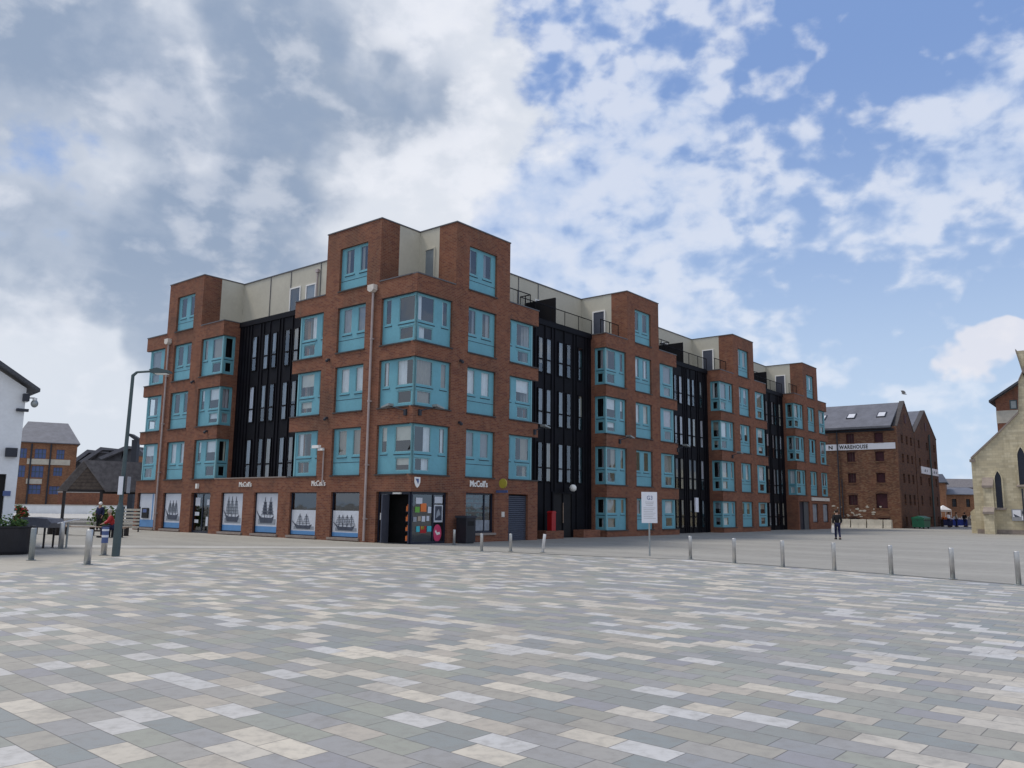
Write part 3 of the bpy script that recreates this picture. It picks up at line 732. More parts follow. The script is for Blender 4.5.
for (a, b_, kind) in ((6.45, 8.55, 2), (3.33, 5.36, 3)):
    wn1 = shopfront(FL, a, b_, .14, 2.22); ship(FL, a + .06, b_ - .06, .2, 1.37, kind, wn1)
    g = MB(FL); g.quad((a + .05, .15, 1.37), (b_ - .05, .15, 1.37), (b_ - .05, .15, 2.18), (a + .05, .15, 2.18)); g.build('pane', 'glass_dark', wn1)
# cash machine bay at the far left end
wn1 = shopfront(FL, 21.95, 24.0, .14, 2.22); MB(FL).box(22.0, 23.95, .125, .14, .2, 2.17).build('panel', 'poster_sky', wn1)
MB(FL).box(22.0, 23.95, .118, .1245, .2, .62).build('panel_band', 'poster_blue', wn1)
b = MB(FL); b.box(22.3, 22.42, .115, .1245, .62, 2.15); b.build('panel_stripe', 'poster_blue', wn1)
b = MB(FL); b.box(22.75, 23.5, .05, .117, .72, 1.32); b.build('cash_machine', 'dark', wn1); MB(FL).box(22.9, 23.35, .04, .0495, 1.05, 1.25).build('screen', 'logo_blue', wn1)
# door of the left block
dm = MB(FL); a, b_ = 15.85, 17.8
dm.plate(a, b_, .0, 2.22, [(a + .07, (a + b_) / 2 - .04, .12, 2.14), ((a + b_) / 2 + .04, b_ - .07, .12, 2.14)], .16, .22); dd = dm.build('shop_door', 'shopdark', bld)
g = MB(FL); g.quad((a, .19, .1), (b_, .19, .1), (b_, .19, 2.15), (a, .19, 2.15)); g.build('pane', 'glass_dark', dd)
pm = MB(FL)
for (x, z, w_, h_) in ((16.15, 1.55, .25, .3), (17.1, 1.5, .5, .45), (17.15, .95, .45, .2), (17.2, .55, .4, .18), (16.2, .4, .22, .5)): pm.box(x, x + w_, .175, .183, z, z + h_)
pm.build('notice', 'poster_sky', dd, split=True)
MB(FL).box(17.05, 17.2, -.14, .0, 2.45, 2.72).build('wall_light', 'globe', bld)

# corner shop: open doorway on the left face, poster covered window on the right face
a, b_ = .36, 2.19
m = MB(FL); m.plate(.0 + .2, 2.19, 0, 2.23, [(.28, 1.55, .02, 2.12), (1.62, 2.12, .1, 2.12)], .14, .2); door = m.build('shop_door', 'shopdark', bld)
g = MB(FL); g.quad((1.62, .17, .1), (2.12, .17, .1), (2.12, .17, 2.12), (1.62, .17, 2.12)); g.build('pane', 'glass_dark', door)
m = MB(FL); m.box(1.50, 1.56, -.25, .16, .02, 2.10); m.build('door_leaf', 'shutter', door)
pm = MB(FL)
for (x, z, w_, h_) in ((1.75, 1.35, .22, .55), (1.8, 1.0, .2, .15), (1.95, 1.0, .12, .3)): pm.box(x, x + w_, .15, .158, z, z + h_)
pm.build('notice', 'letter_white', door, split=True)
MB(FL).box(1.72, 1.95, .15, .158, .45, .85).build('notice', 'lime', door)
MB(FL).box(.7, 1.2, .06, .14, 2.13, 2.2).build('door_light', 'globe', door)
sh = MB(FL)
for i in range(4): sh.box(.35, .6, .3, .58, .1 + i * .42, .13 + i * .42)
sh.build('shelf', 'shopdark', door, split=True)
st_ = MB(FL)
rg_ = random.Random(3)
for i in range(4):
    for j in range(3): st_.box(.36 + j * .08, .43 + j * .08, .32, .5, .13 + i * .42, .13 + i * .42 + rg_.uniform(.15, .3))
st_.build('stock', 'orange', door)
m = MB(FR); m.plate(.2, 2.3, 0, 2.23, [(.28, 1.5, .1, 2.12), (1.56, 2.22, .1, 2.12)], .14, .2); sw = m.build('shop_window', 'shopdark', bld)
g = MB(FR); g.quad((.25, .18, .08), (2.25, .18, .08), (2.25, .18, 2.15), (.25, .18, 2.15)); g.build('pane', 'glass_dark', sw)
MB(FR).box(.2, 2.3, .19, .24, .05, 1.25).build('display_back', 'slate_dark', sw)
rp = random.Random(5)
def posters(F, win, items):
    for (x, z, w_, h_, mt) in items: MB(F).box(x, x + w_, .155, .175, z, z + h_).build('poster', mt, win)
posters(FR, sw, [(.48, 1.72, .38, .26, 'poster_sky'), (.45, 1.35, .26, .24, 'lime'), (.78, 1.38, .34, .36, 'orange'), (1.22, 1.32, .2, .28, 'poster_sky'),
                 (.34, .95, .2, .2, 'poster_grey'), (.62, .98, .18, .2, 'curt_beige'), (.86, .95, .2, .24, 'poster_sky'), (1.15, .98, .16, .22, 'poster_sky'),
                 (.55, .52, .2, .24, 'cyan'), (.78, .46, .36, .3, 'red'), (.82, .62, .2, .14, 'yellow'), (1.2, .52, .26, .24, 'cyan'),
                 (1.62, 1.76, .5, .28, 'poster_sky')])
m = MB(FR); m.plate(1.6, 2.14, .92, 1.68, [(1.65, 2.09, 1.0, 1.63)], .150, .178); m.build('poster_frame', 'poster_sky', sw)
MB(FR).box(1.65, 2.09, .160, .178, 1.0, 1.63).build('poster', 'poster_dark', sw)
MB(FR).prism([(1.72, 1.1), (2.0, 1.25), (1.9, 1.5), (1.78, 1.4)], .150, .159).build('poster_picture', 'poster_grey', sw)
cp_ = [(1.84 + .25 * math.cos(i * PI / 8), .45 + .38 * math.sin(i * PI / 8)) for i in range(16)]
MB(FR).prism(cp_, .150, .178).build('round_poster', 'pink', sw)
MB(FR).prism([(1.68, .52), (1.8, .36), (2.0, .4), (1.98, .5), (1.8, .48), (1.74, .6)], .144, .149).build('poster_picture', 'letter_white', sw)
# second shop window
m = MB(FR); m.plate(3.5, 5.52, .42, 2.26, [(3.58, 4.9, .5, 2.18), (4.97, 5.44, .5, 2.18)], .12, .18); sw2 = m.build('shop_window', 'shopdark', bld)
g = MB(FR); g.quad((3.55, .16, .48), (5.47, .16, .48), (5.47, .16, 2.2), (3.55, .16, 2.2)); g.build('pane', 'glass_dark', sw2)
sh = MB(FR)
for i in range(7): sh.box(3.6, 5.4, .35, .55, .7 + i * .22, .73 + i * .22)
sh.build('shelf', 'poster_grey', sw2, split=True)
st_ = MB(FR)
for i in range(7):
    x = 3.62
    while x < 5.35:
        ww = rg_.uniform(.06, .16)
        if rg_.random() < .5: st_.box(x, x + ww * .8, .36, .5, .73 + i * .22, .73 + i * .22 + rg_.uniform(.06, .16))
        x += ww
st_.build('stock', 'cyan', sw2)
MB(FR).box(3.6, 5.35, .15, .156, .52, 1.0).build('window_film', 'poster_grey', sw2)
# roller shutter
b = MB(FR); n = 22
for i in range(n): b.prism([(.16, i * .1), (.13, i * .1 + .03), (.13, i * .1 + .07), (.16, i * .1 + .1), (.2, i * .1 + .1), (.2, i * .1)], 6.6, 8.15, 's')
b.build('roller_shutter', 'shutter', bld)
MB(FR).box(8.16, 8.55, .002, .3, 0, .35).build('brick_pier', 'brick', bld)
# lettering on the fascia
text('shop_sign', "McColl's", .40, FR, 3.72, 2.55, -.012, 'letter_white', bld, ext=.03, xs=.9, bold=.008)
text('shop_sign', "McColl's", .36, FL, 6.86, 2.52, -.012, 'letter_white', bld, mirror=-1, ext=.03, xs=.85)
text('shop_sign', "McColl's", .36, FL, 13.05, 2.52, -.012, 'letter_white', bld, mirror=-1, ext=.03, xs=.92)
# round projecting sign, crest, wall boxes
b = MB(FR); b.tube((5.62, -.42, 2.74), (5.69, -.42, 2.74), .23, n=24); ys = b.build('round_sign', 'yellow', bld); MB(FR).box(5.64, 5.68, -.7, .0, 2.30, 2.42).build('bracket', 'logo_blue', ys)
sp_ = [(-.17, .2), (.17, .2), (.17, -.02), (.1, -.18), (0, -.26), (-.1, -.18), (-.17, -.02)]
cr = MB(FR).prism([(.35 + x, 2.66 + z) for x, z in sp_], -.03, -.005).build('crest', 'letter_white', bld)
MB(FR).prism([(.35 + x * .55 - .02, 2.67 + z * .6) for x, z in sp_[:4]], -.04, -.031).build('crest_mark', 'logo_blue', cr)
MB(FR).box(6.05, 6.25, -.05, 0, 1.15, 1.4).build('wall_box', 'hopper', bld)
# drainpipes
def pipe(F, s, ztop, hz):
    b = MB(F); b.tube((s, -.08, .05), (s, -.08, ztop), .055, n=10)
    for z in (1, 3.4, 6.3, 9.2): b.tube((s, -.08, z), (s, -.08, z + .08), .075, n=10); b.box(s - .1, s + .1, -.09, .0, z, z + .06)
    o = b.build('drainpipe', 'pipe', bld)
    h = MB(F); h.prism([(s - .2, hz + .34), (s + .22, hz + .34), (s + .22, hz + .1), (s + .08, hz), (s - .08, hz), (s - .2, hz + .1)], -.26, -.01); h.build('hopper', 'hopper', o)
pipe(FL, 2.84, 11.6, 11.45); pipe(FL, 21.55, 11.3, 11.2)
# flood lights on arms at the first floor corner, security cameras, small wall lights
def flood(F, s, z, ds=.5):
    b = MB(F); b.box(s - .07, s + .07, -.1, .0, z - .22, z + .05); b.tube((s, -.08, z), (s + ds, -.45, z + .22), .025, n=8); o = b.build('flood_light', 'letter_dark', bld)
    h = MB(F); h.prism([(s + ds - .22, z + .30), (s + ds + .25, z + .18), (s + ds + .25, z + .12), (s + ds - .22, z + .20)], -.62, -.30); h.build('lamp_head', 'galv', o)
flood(FR, .35, 5.75, .7); flood(FL, .45, 5.75, .7); flood(FR, 8.6, 5.55, .35); flood(FR, 16.9, 5.65, .5); flood(FR, 24.2, 5.6, .4); flood(FR, 32.8, 5.65, .4)
for F, s, z in ((FL, 5.9, 5.7), (FL, 16.6, 5.6), (FL, 5.95, 8.55), (FR, 2.9, 8.3), (FR, 2.9, 5.4), (FL, 18.4, 8.6)):
    b = MB(F); b.box(s - .05, s + .05, -.12, 0, z, z + .1); b.ball((s, -.16, z - .02), .08, 10); b.build('wall_light', 'letter_dark', bld)
b = MB(FL); b.tube((6.0, -.05, 2.6), (6.0, -.05, 4.3), .035, n=8); b.tube((6.0, -.05, 4.3), (6.0, -.4, 4.3), .03, n=8); o = b.build('camera_pole', 'pipe', bld)
b = MB(FL); b.box(5.85, 6.35, -.5, -.34, 4.28, 4.42); b.box(5.6, 5.95, -.45, -.33, 4.16, 4.26); b.build('security_camera', 'letter_white', o)
# entrance in the first black recess
b = MB(FR); b.box(11.6, 13.4, 1.02, 1.06, .02, 2.45); en = b.build('entrance', 'dark', bld)
b = MB(FR); b.plate(11.55, 13.45, 0, 2.5, [(11.66, 12.5, .05, 2.4), (12.58, 13.36, .05, 2.4)], .96, 1.01); b.build('door_frame', 'black_clad', en)
MB(FR).box(12.50, 12.54, .93, .96, .8, 1.9).build('door_handle', 'bench_wood', en)
b = MB(FR); b.tube((12.9, .95, 2.75), (12.9, .62, 2.75), .03, n=8); gl_ = b.build('globe_lamp', 'letter_dark', bld); MB(FR).ball((12.9, .55, 2.72), .2, 14).build('globe', 'globe', gl_, smooth=True)
MB(FR).box(9.55, 9.8, .93, .995, 1.2, 1.35).build('wall_box', 'letter_white', bld)
b = MB(FR); b.box(28.3, 28.75, .8, .9, 1.45, 2.45); b.build('notice_panel', 'sign_white', bld)
# far block ground floor
b = MB(FR); a = bR4['s0']; b.box(a + .2, a + 1.6, .2, .26, 0, 2.42); b.build('door', 'shopdark', bld)
b = MB(FR); b.box(a + 1.65, a + 2.76, .12, .18, 0, 2.42); b.build('door', 'grey_door', bld)
for x0, x1 in ((46.25 + 3.7 * .955, 46.25 + 5.2 * .955), (46.25 + 6.6 * .955, 46.25 + 8.2 * .955)):
    m = MB(FR); m.plate(x0, x1, .6, 2.3, [(x0 + .08, x1 - .08, .68, 2.22)], .1, .16); o = m.build('shop_window', 'shopdark', bld); MB(FR).box(x0 + .08, x1 - .08, .13, .15, .68, 2.22).build('blind', 'poster_grey', o)
MB(FR).box(49.5, 54.3, -.08, -.003, 2.55, 2.85).build('fascia_board', 'hopper', bld)

# red post and brick planters in the recess
q = FR.p(9.9, -.25, 0)
rb = thing('litter_bin', 'slim red litter bin standing against the black timber entrance recess', 'litter bin', FR.p(10.9, .55, 0))
b = MB(FR); b.box(10.72, 11.08, .4, .7, .42, 1.35); b.build('bin_body', 'red', rb); b = MB(FR); b.box(10.84, 10.96, .5, .6, 0, .42); b.build('post', 'letter_dark', rb)
b = MB(FR); b.prism([(10.69, 1.35), (11.11, 1.35), (11.02, 1.45), (10.78, 1.45)], .38, .72); b.build('lid', 'red', rb)
for (s0, s1, lab) in ((10.0, 11.6, 'low brick planter under the red litter bin at the black entrance'), (13.5, 15.2, 'low brick planter right of the entrance door in the black recess')):
    t = thing('brick_planter', lab, 'planter', FR.p((s0 + s1) / 2, .5, 0), 'low brick planters at the entrance')
    b = MB(FR); b.plate(s0, s1, 0, .42, [], .25, .39); b.plate(s0, s1, 0, .42, [], .80, .94); b.box(s0, s0 + .14, .391, .799, 0, .42); b.box(s1 - .14, s1, .391, .799, 0, .42); b.build('planter_wall', 'brick', t)
    MB(FR).box(s0 + .141, s1 - .141, .392, .798, .02, .34).build('soil', 'soil', t)
bn = thing('litter_bin', 'tall black litter bin beside the shop window with bollards in front', 'litter bin', FR.p(2.95, -.55, 0))
b = MB(FR); b.box(2.62, 3.25, -.85, -.25, .06, 1.12); b.build('bin_body', 'planter', bn)
b = MB(FR); b.box(2.58, 3.29, -.89, -.21, 1.12, 1.22); b.build('lid', 'letter_dark', bn); MB(FR).box(2.68, 3.2, -.8, -.3, 0, .06).build('base', 'letter_dark', bn)
MB(FR).box(2.72, 3.14, -.856, -.851, .78, .98).build('slot', 'dark', bn)

# ------------------------------------------------------------------ bollards
def bollard(px, py, h, label, group, tilt=0, mat='steel', r=.055, base=None):
    loc = ray_ground(px, py)
    if base: o = copy_tree(base)
    else:
        o = thing('bollard', label, 'bollard', loc)
        F = Frame(loc, (1, 0, 0), (0, 1, 0)); b = MB(F); b.lathe((0, 0, 0), [(r, 0), (r, h - .008), (r * .95, h)], 18); b.build('post', mat, o, smooth=False)
        b = MB(F); b.lathe((0, 0, 0), [(r * .9, h - .001), (r * .86, h + .004)], 18); b.build('cap', 'steel_light', o)
        b = MB(F); b.lathe((0, 0, 0), [(r + .05, 0.013), (r + .05, .022)], 18); b.build('base_ring', 'galv', o)
        for c_ in o.children:
            for p_ in c_.data.polygons: p_.use_smooth = abs(p_.normal.z) < .5
    o.location = loc; o['label'] = label; o['group'] = group
    o.rotation_euler = (0, tilt, 0)
    return o
gA = 'short steel bollards in front of the shops'; gB = 'steel bollards along the edge of the patterned paving'; gC = 'larger bollards on the pale path at the left'
b0 = bollard(454, 545, .64, 'short steel bollard directly in front of the tall black litter bin', gA)
bollard(481.5, 551.5, .66, 'short steel bollard in front of the shop window with the yellow round sign', gA, base=b0)
bollard(510.5, 551.5, .66, 'short steel bollard left of the tilted one, in front of the roller shutter', gA, base=b0)
bt = bollard(542.5, 552.5, .66, 'bright steel bollard leaning to the right near the black entrance recess', gA, tilt=R(7), mat='steel_light')
b5 = bollard(690.5, 559.5, .75, 'steel bollard first to the right of the white notice sign', gB)
for (x, y, l) in ((734.5, 563.5, 'steel bollard second to the right of the white notice sign'), (783, 567.5, 'steel bollard third to the right of the white notice sign'),
                  (834.5, 571, 'steel bollard straight below the walking person in the black coat'), (891.5, 575, 'steel bollard first to the right of the walking person, below the green bin'),
                  (953, 579.5, 'steel bollard below the stalls between warehouse and church'), (1019, 585.5, 'steel bollard nearest the right edge of the photo, below the church')):
    bollard(x, y, .74, l, gB, base=b5)
l3 = bollard(87, 565, .90, 'pale grey bollard standing alone left of the street lamp, nearest on the path', gC, r=.085)
bollard(31, 560.5, .88, 'dark grey bollard close to the round black planter', gC, r=.075, mat='galv')
bollard(60.5, 549, .85, 'grey bollard standing in front of the small white lectern panel', gC, base=l3)
bb = bollard(103.5, 555.5, .82, 'bollard wrapped with a blue and white sticker beside the street lamp', gC, r=.085)
Fb = Frame(ray_ground(103.5, 555.5), (1, 0, 0), (0, 1, 0))
s_ = MB(Fb).lathe((0, 0, 0), [(.095, .38), (.095, .86)], 18).build('sticker', 'logo_blue', bb)
MB(Fb).lathe((0, 0, 0), [(.098, .55), (.098, .62)], 18).build('sticker_band', 'sign_white', s_); MB(Fb).lathe((0, 0, 0), [(.098, .74), (.098, .80)], 18).build('sticker_band', 'sign_white', s_)

# ------------------------------------------------------------------ notice sign
ns = ray_ground(650, 556); t = thing('notice_sign', 'tall white notice board on a thin post at the edge of the paving', 'sign', ns)
F = ang_frame(ns, R(8)); D_ = ns.length; k_ = ns.y / FPX
b = MB(F); b.tube((0, .03, 0), (0, .03, 2.2), .03, n=10); b.build('post', 'galv', t)
z1 = at_depth(650, 492, ns.y).z; z0 = at_depth(650, 523, ns.y).z
b = MB(F); b.box(-.28, .28, -.02, 0, z0, z1); bd = b.build('board', 'sign_white', t)
text('logo', 'G3', .20, F, -.10, z1 - .27, -.024, 'logo_blue', bd, ext=.002, xs=.9)
b = MB(F)
for i in range(3): b.box(-.16 + .02 * i, .16 - .02 * i, -.0235, -.021, z1 - .36 - i * .055, z1 - .34 - i * .055)
for i in range(7): b.box(-.22, .22 - (i % 3) * .05, -.0235, -.021, z1 - .56 - i * .06, z1 - .545 - i * .06)
b.build('small_print', 'grey_text', bd)

# ------------------------------------------------------------------ street lamp
ll = ray_ground(115.5, 556.5); t = thing('street_lamp', 'tall grey street lamp with angled arm left of the brick apartment block', 'street lamp', ll)
F = Frame(ll, (1, 0, 0), (0, 1, 0)); top = at_depth(133, 375, ll.y) - ll; hd = at_depth(160, 372, ll.y) - ll
lx = top.x
b = MB(F); b.tube((0, 0, 0), (lx * .25, 0, 1.4), .115, n=14); b.tube((lx * .25, 0, 1.4), (lx * .32, 0, 1.6), .115, .065, n=14); b.tube((lx * .32, 0, 1.6), (lx, 0, top.z), .065, .05, n=12)
b.tube((lx, 0, top.z - .02), (lx + .12, 0, top.z + .09), .05, .04, n=10); b.build('pole', 'lamp_paint', t)
b = MB(F); b.tube((lx + .12, 0, top.z + .09), (hd.x - .25, 0, hd.z + .02), .035, n=8); b.build('arm', 'lamp_paint', t)
b = MB(F); b.prism([(hd.x - .3, hd.z + .06), (hd.x - .05, hd.z + .12), (hd.x + .32, hd.z + .03), (hd.x + .34, hd.z - .03), (hd.x - .2, hd.z - .06)], -.13, .13); b.build('lamp_head', 'lamp_paint', t)
b = MB(F); b.box(hd.x - .12, hd.x + .25, -.1, .1, hd.z - .075, hd.z - .05); b.build('lens', 'globe', t)
b = MB(F); b.box(-.02, .12, -.17, -.155, 1.85, 2.4); b.box(.02, .05, -.156, -.06, 2.0, 2.05); b.build('sign_plate', 'sign_white', t)
b = MB(F); b.box(.21, .225, -.1, .1, 1.9, 2.4); b.build('sign_plate', 'curt_grey', t)

# ------------------------------------------------------------------ people
def skin_mesh(pts, edges, rad, sub=2):
    me = bpy.data.meshes.new('tmp'); me.from_pydata(pts, edges, []); o = bpy.data.objects.new('tmp', me); COL.objects.link(o)
    o.modifiers.new('skin', 'SKIN'); 
    for i, r in enumerate(rad):
        sv = me.skin_vertices[0].data[i]; sv.radius = (r, r) if not isinstance(r, tuple) else r
    me.skin_vertices[0].data[0].use_root = True
    s = o.modifiers.new('sub', 'SUBSURF'); s.levels = sub; s.render_levels = sub
    dg = bpy.context.evaluated_depsgraph_get(); dg.update()
    m2 = bpy.data.meshes.new_from_object(o.evaluated_get(dg)); vs = [v.co.copy() for v in m2.vertices]; fs = [tuple(p.vertices) for p in m2.polygons]
    bpy.data.objects.remove(o); return vs, fs
def person(loc, face, label, top='coat', legs='navy', hair='hair', hgt=1.72, pose='walk', bag=None, sub=2, hood=False):
    """face: heading angle, local frame: x right, y forward"""
    k = hgt / 1.75
    f = Vector((math.cos(face), math.sin(face), 0)); r = Vector((f.y, -f.x, 0))
    F = Frame(loc, r, f); t = thing('person', label, 'person', loc)
    if pose == 'walk':
        hip = .93; J = dict(pel=(0, 0, hip), wst=(0, .01, 1.12), chs=(0, .03, 1.34), nck=(0, .04, 1.50), hd1=(0, .05, 1.58), hd2=(0, .06, 1.68),
            ls=(-.18, .02, 1.42), le=(-.24, -.06, 1.16), lh=(-.24, .06, .93), rs=(.18, .03, 1.42), re=(.24, -.02, 1.16), rh=(.23, .16, .95),
            lhp=(-.09, 0, .90), lk=(-.095, .12, .50), la=(-.09, .10, .09), lt=(-.09, .25, .04), rhp=(.09, 0, .90), rk=(.09, -.02, .49), ra=(.09, -.22, .12), rt=(.09, -.10, .03))
    elif pose == 'stand':
        J = dict(pel=(0, 0, .93), wst=(0, .01, 1.12), chs=(0, .02, 1.34), nck=(0, .02, 1.50), hd1=(0, .03, 1.58), hd2=(0, .04, 1.68),
            ls=(-.18, 0, 1.42), le=(-.23, -.03, 1.16), lh=(-.22, .08, .93), rs=(.18, 0, 1.42), re=(.23, -.02, 1.16), rh=(.18, .18, 1.05),
            lhp=(-.09, 0, .90), lk=(-.10, .01, .50), la=(-.11, -.02, .09), lt=(-.12, .12, .03), rhp=(.09, 0, .90), rk=(.10, .02, .49), ra=(.11, 0, .09), rt=(.12, .14, .03))
    else:
        J = dict(pel=(0, 0, .50), wst=(0, .03, .68), chs=(0, .10, .90), nck=(0, .15, 1.05), hd1=(0, .18, 1.13), hd2=(0, .20, 1.23),
            ls=(-.18, .12, .98), le=(-.24, .22, .76), lh=(-.12, .42, .66), rs=(.18, .12, .98), re=(.24, .22, .76), rh=(.12, .42, .66),
            lhp=(-.09, .02, .50), lk=(-.12, .44, .50), la=(-.12, .42, .09), lt=(-.12, .56, .03), rhp=(.09, .02, .50), rk=(.12, .44, .50), ra=(.12, .46, .09), rt=(.12, .60, .03))
    names = list(J); P_ = [tuple(c * k for c in J[n]) for n in names]; ix = {n: i for i, n in enumerate(names)}
    ED = [('pel', 'wst'), ('wst', 'chs'), ('chs', 'nck'), ('nck', 'hd1'), ('hd1', 'hd2'), ('chs', 'ls'), ('ls', 'le'), ('le', 'lh'), ('chs', 'rs'), ('rs', 're'), ('re', 'rh'),
          ('pel', 'lhp'), ('lhp', 'lk'), ('lk', 'la'), ('la', 'lt'), ('pel', 'rhp'), ('rhp', 'rk'), ('rk', 'ra'), ('ra', 'rt')]
    RD = dict(pel=.125, wst=.115, chs=.14, nck=.055, hd1=.085, hd2=.085, ls=.065, le=.045, lh=.028, rs=.065, re=.045, rh=.028, lhp=.085, lk=.058, la=.04, lt=.035, rhp=.085, rk=.058, ra=.04, rt=.035)
    # fingers: short chains leaving the hand
    for sd_ in ('l', 'r'):
        h = Vector(J[sd_ + 'h']); e = Vector(J[sd_ + 'e']); d = (h - e).normalized()
        for i in range(4):
            n1 = f'{sd_}f{i}a'; n2 = f'{sd_}f{i}b'; off = Vector((0, (i - 1.5) * .02, 0))
            J[n1] = tuple(h + d * .06 + off); J[n2] = tuple(h + d * (.13 + .012 * (1 if i in (1, 2) else 0)) + off * 1.1 + Vector((0, .008, 0)))
            ED += [(sd_ + 'h', n1), (n1, n2)]; RD[n1] = .010; RD[n2] = .008
        n1 = f'{sd_}tha'; J[n1] = tuple(h + d * .04 + Vector((0, .055, 0))); ED.append((sd_ + 'h', n1)); RD[n1] = .011
    names = list(J); ix = {n: i for i, n in enumerate(names)}; P_ = [tuple(c * k for c in J[n]) for n in names]
    vs, fs = skin_mesh(P_, [(ix[a], ix[b]) for a, b in ED], [RD[n] * k for n in names], sub)
    b = MB(F); b.add([tuple(v) for v in vs], fs); b.build('body', 'skin', t, smooth=True)
    def sub_mesh(keep, extra, name, mat):
        nn = [n for n in keep]; ii = {n: i for i, n in enumerate(nn)}
        ee = [(ii[a], ii[b]) for a, b in ED if a in ii and b in ii]
        vs, fs = skin_mesh([tuple(c * k for c in J[n]) for n in nn], ee, [(RD[n] + extra) * k for n in nn], sub)
        q = MB(F); q.add([tuple(v) for v in vs], fs); return q.build(name, mat, t, smooth=True)
    keep = ['pel', 'wst', 'chs', 'ls', 'le', 'lh', 'rs', 're', 'rh']
    Jb = {n: J[n] for n in ('lh', 'rh')}
    for s_ in ('lh', 'rh'):
        e = Vector(J[s_[0] + 'e']); J[s_] = tuple(e + (Vector(J[s_]) - e) * .86)
    sub_mesh(keep, .028, 'coat', top)
    for s_ in Jb: J[s_] = Jb[s_]
    sub_mesh(['pel', 'lhp', 'lk', 'la', 'rhp', 'rk', 'ra'], .020, 'trousers', legs)
    b = MB(F)
    for s_ in ('l', 'r'):
        a = Vector(J[s_ + 'a']) * k; c = Vector(J[s_ + 't']) * k
        b.box(a.x - .05, a.x + .05, a.y - .07, c.y + .06, max(0.0, c.z - .035), c.z + .055)
    b.build('shoe', 'shoe', t)
    h = Vector(J['hd2']) * k; b = MB(F)
    b.ball((h.x, h.y - .02, h.z + .015), .108 * k, 14, 1.08); b.build('hair', hair if not hood else top, t, smooth=True)
    # face features on the forward side
    b = MB(F)
    b.box(-.012, .012, h.y + .078, h.y + .115, h.z - .075, h.z - .03); b.build('nose', 'skin', t)
    b = MB(F); [b.ball((sx * .032, h.y + .082, h.z - .02), .011, 8) for sx in (-1, 1)]; b.build('eye', 'dark', t)
    if bag:
        g = Vector(J['lh']) * k
        o = thing('shopping_bag', 'white carrier bag hanging from the left hand of the walking person', 'bag', F.p(g.x, g.y, g.z - .45))
        q = MB(F); q.prism([(g.y - .04, g.z - .10), (g.y + .04, g.z - .10), (g.y + .15, g.z - .22), (g.y + .17, g.z - .50), (g.y - .13, g.z - .52), (g.y - .11, g.z - .22)], g.x - .07, g.x + .05, 's'); q.build('bag_body', 'bagw', o)
        q = MB(F); q.tube((g.x - .01, g.y - .03, g.z - .11), (g.x - .01, g.y, g.z - .02), .008, n=6); q.tube((g.x - .01, g.y + .03, g.z - .11), (g.x - .01, g.y, g.z - .02), .008, n=6); q.build('handle', 'bagw', o)
    return t
pg = ray_ground(838, 539.5)
person(pg, R(78), 'person in black coat and dark blue jeans walking away across the square with a bag', 'coat', 'navy', 'hair', 1.68, 'walk', bag=True)

# ------------------------------------------------------------------ warehouse on the right
tw = R(52); Cw = ray_ground(902, 528.5)
FV = Frame(Cw, (-math.sin(tw), math.cos(tw), 0), (math.cos(tw), math.sin(tw), 0))      # long front wall, s to the left
FW = Frame(Cw, (math.cos(tw), math.sin(tw), 0), (-math.sin(tw), math.cos(tw), 0))      # gable walls, s to the right
wh = thing('warehouse', 'old brick dockside warehouse with slate roof, twin gables and a white name band', 'warehouse', Cw)
EZ = 10.35; RZ = 13.1; LW = 24
ww = [(4.15, 4.95, z - .55, z + .45) for z in (9.3, 7.35, 5.15)] + [(1.30, 2.15, z - .55, z + .45) for z in (9.3, 7.35, 5.15)] + [(4.1, 5.0, 2.3, 3.35), (1.2, 2.3, 2.0, 3.5), (4.0, 5.1, .2, 1.0), (1.1, 2.2, .25, 1.0)]
ww += [(x, x + .9, z - .55, z + .45) for x in (8.2, 12, 15.8, 19.6) for z in (9.3, 7.35, 5.15, 2.9, .9)]
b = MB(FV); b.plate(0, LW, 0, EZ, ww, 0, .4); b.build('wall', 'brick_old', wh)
def gable(s0, s1, o_):
    mid = (s0 + s1) / 2; hl = []
    b = MB(FW)
    wz = [(9.2, 1.0), (7.2, 1.0), (5.1, 1.05), (2.9, 1.2), (.7, 1.0)]
    for xc in (s0 + 1.5, mid - .1, s1 - 1.9):
        for z, h in wz: hl.append((xc, xc + .85, z - h * .45, z + h * .45))
    b.plate(s0, s1, 0, EZ, hl, .0, .4)
    gz = RZ + .25
    b.prism([(s0, EZ), (s1, EZ), (mid, gz)], 0, .4)
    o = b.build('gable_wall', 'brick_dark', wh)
    c = MB(FW)
    for a_, b__ in ((s0, mid), (mid, s1)):
        za, zb = (EZ, gz) if a_ == s0 else (gz, EZ)
        c.prism([(a_, za), (b__, zb), (b__, zb + .08), (a_, za + .08)], -.04, .44)
    c.build('gable_coping', 'sill', wh)
    for (a_, b__, z0, z1) in hl:
        q = MB(FW); q.box(a_ + .03, b__ - .03, .18, .25, z0 + .02, z1 - .02); q.build('window', 'red_door', wh)
    q = MB(FW); q.box(mid - .35, mid + .35, -.05, -.005, 11.0, 11.9); q.build('loading_door', 'red_door', wh)
gable(.401, 8.0, 0); 
wb = thing('warehouse', 'second gable of the brick warehouse, further right with a white painted band', 'warehouse', FW.p(14.2, 0, 0))
_w = wh; wh = wb
gable(8.4, 20.2, 0)
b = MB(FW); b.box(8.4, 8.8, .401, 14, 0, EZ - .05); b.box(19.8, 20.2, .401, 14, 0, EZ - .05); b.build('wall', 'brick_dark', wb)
b = MB(FW)
b.prism([(8.2, EZ - .1), (14.3, RZ + .1), (20.4, EZ - .1), (20.4, EZ + .08), (14.3, RZ + .28), (8.2, EZ + .08)], .42, 14); b.build('roof', 'slate', wb)
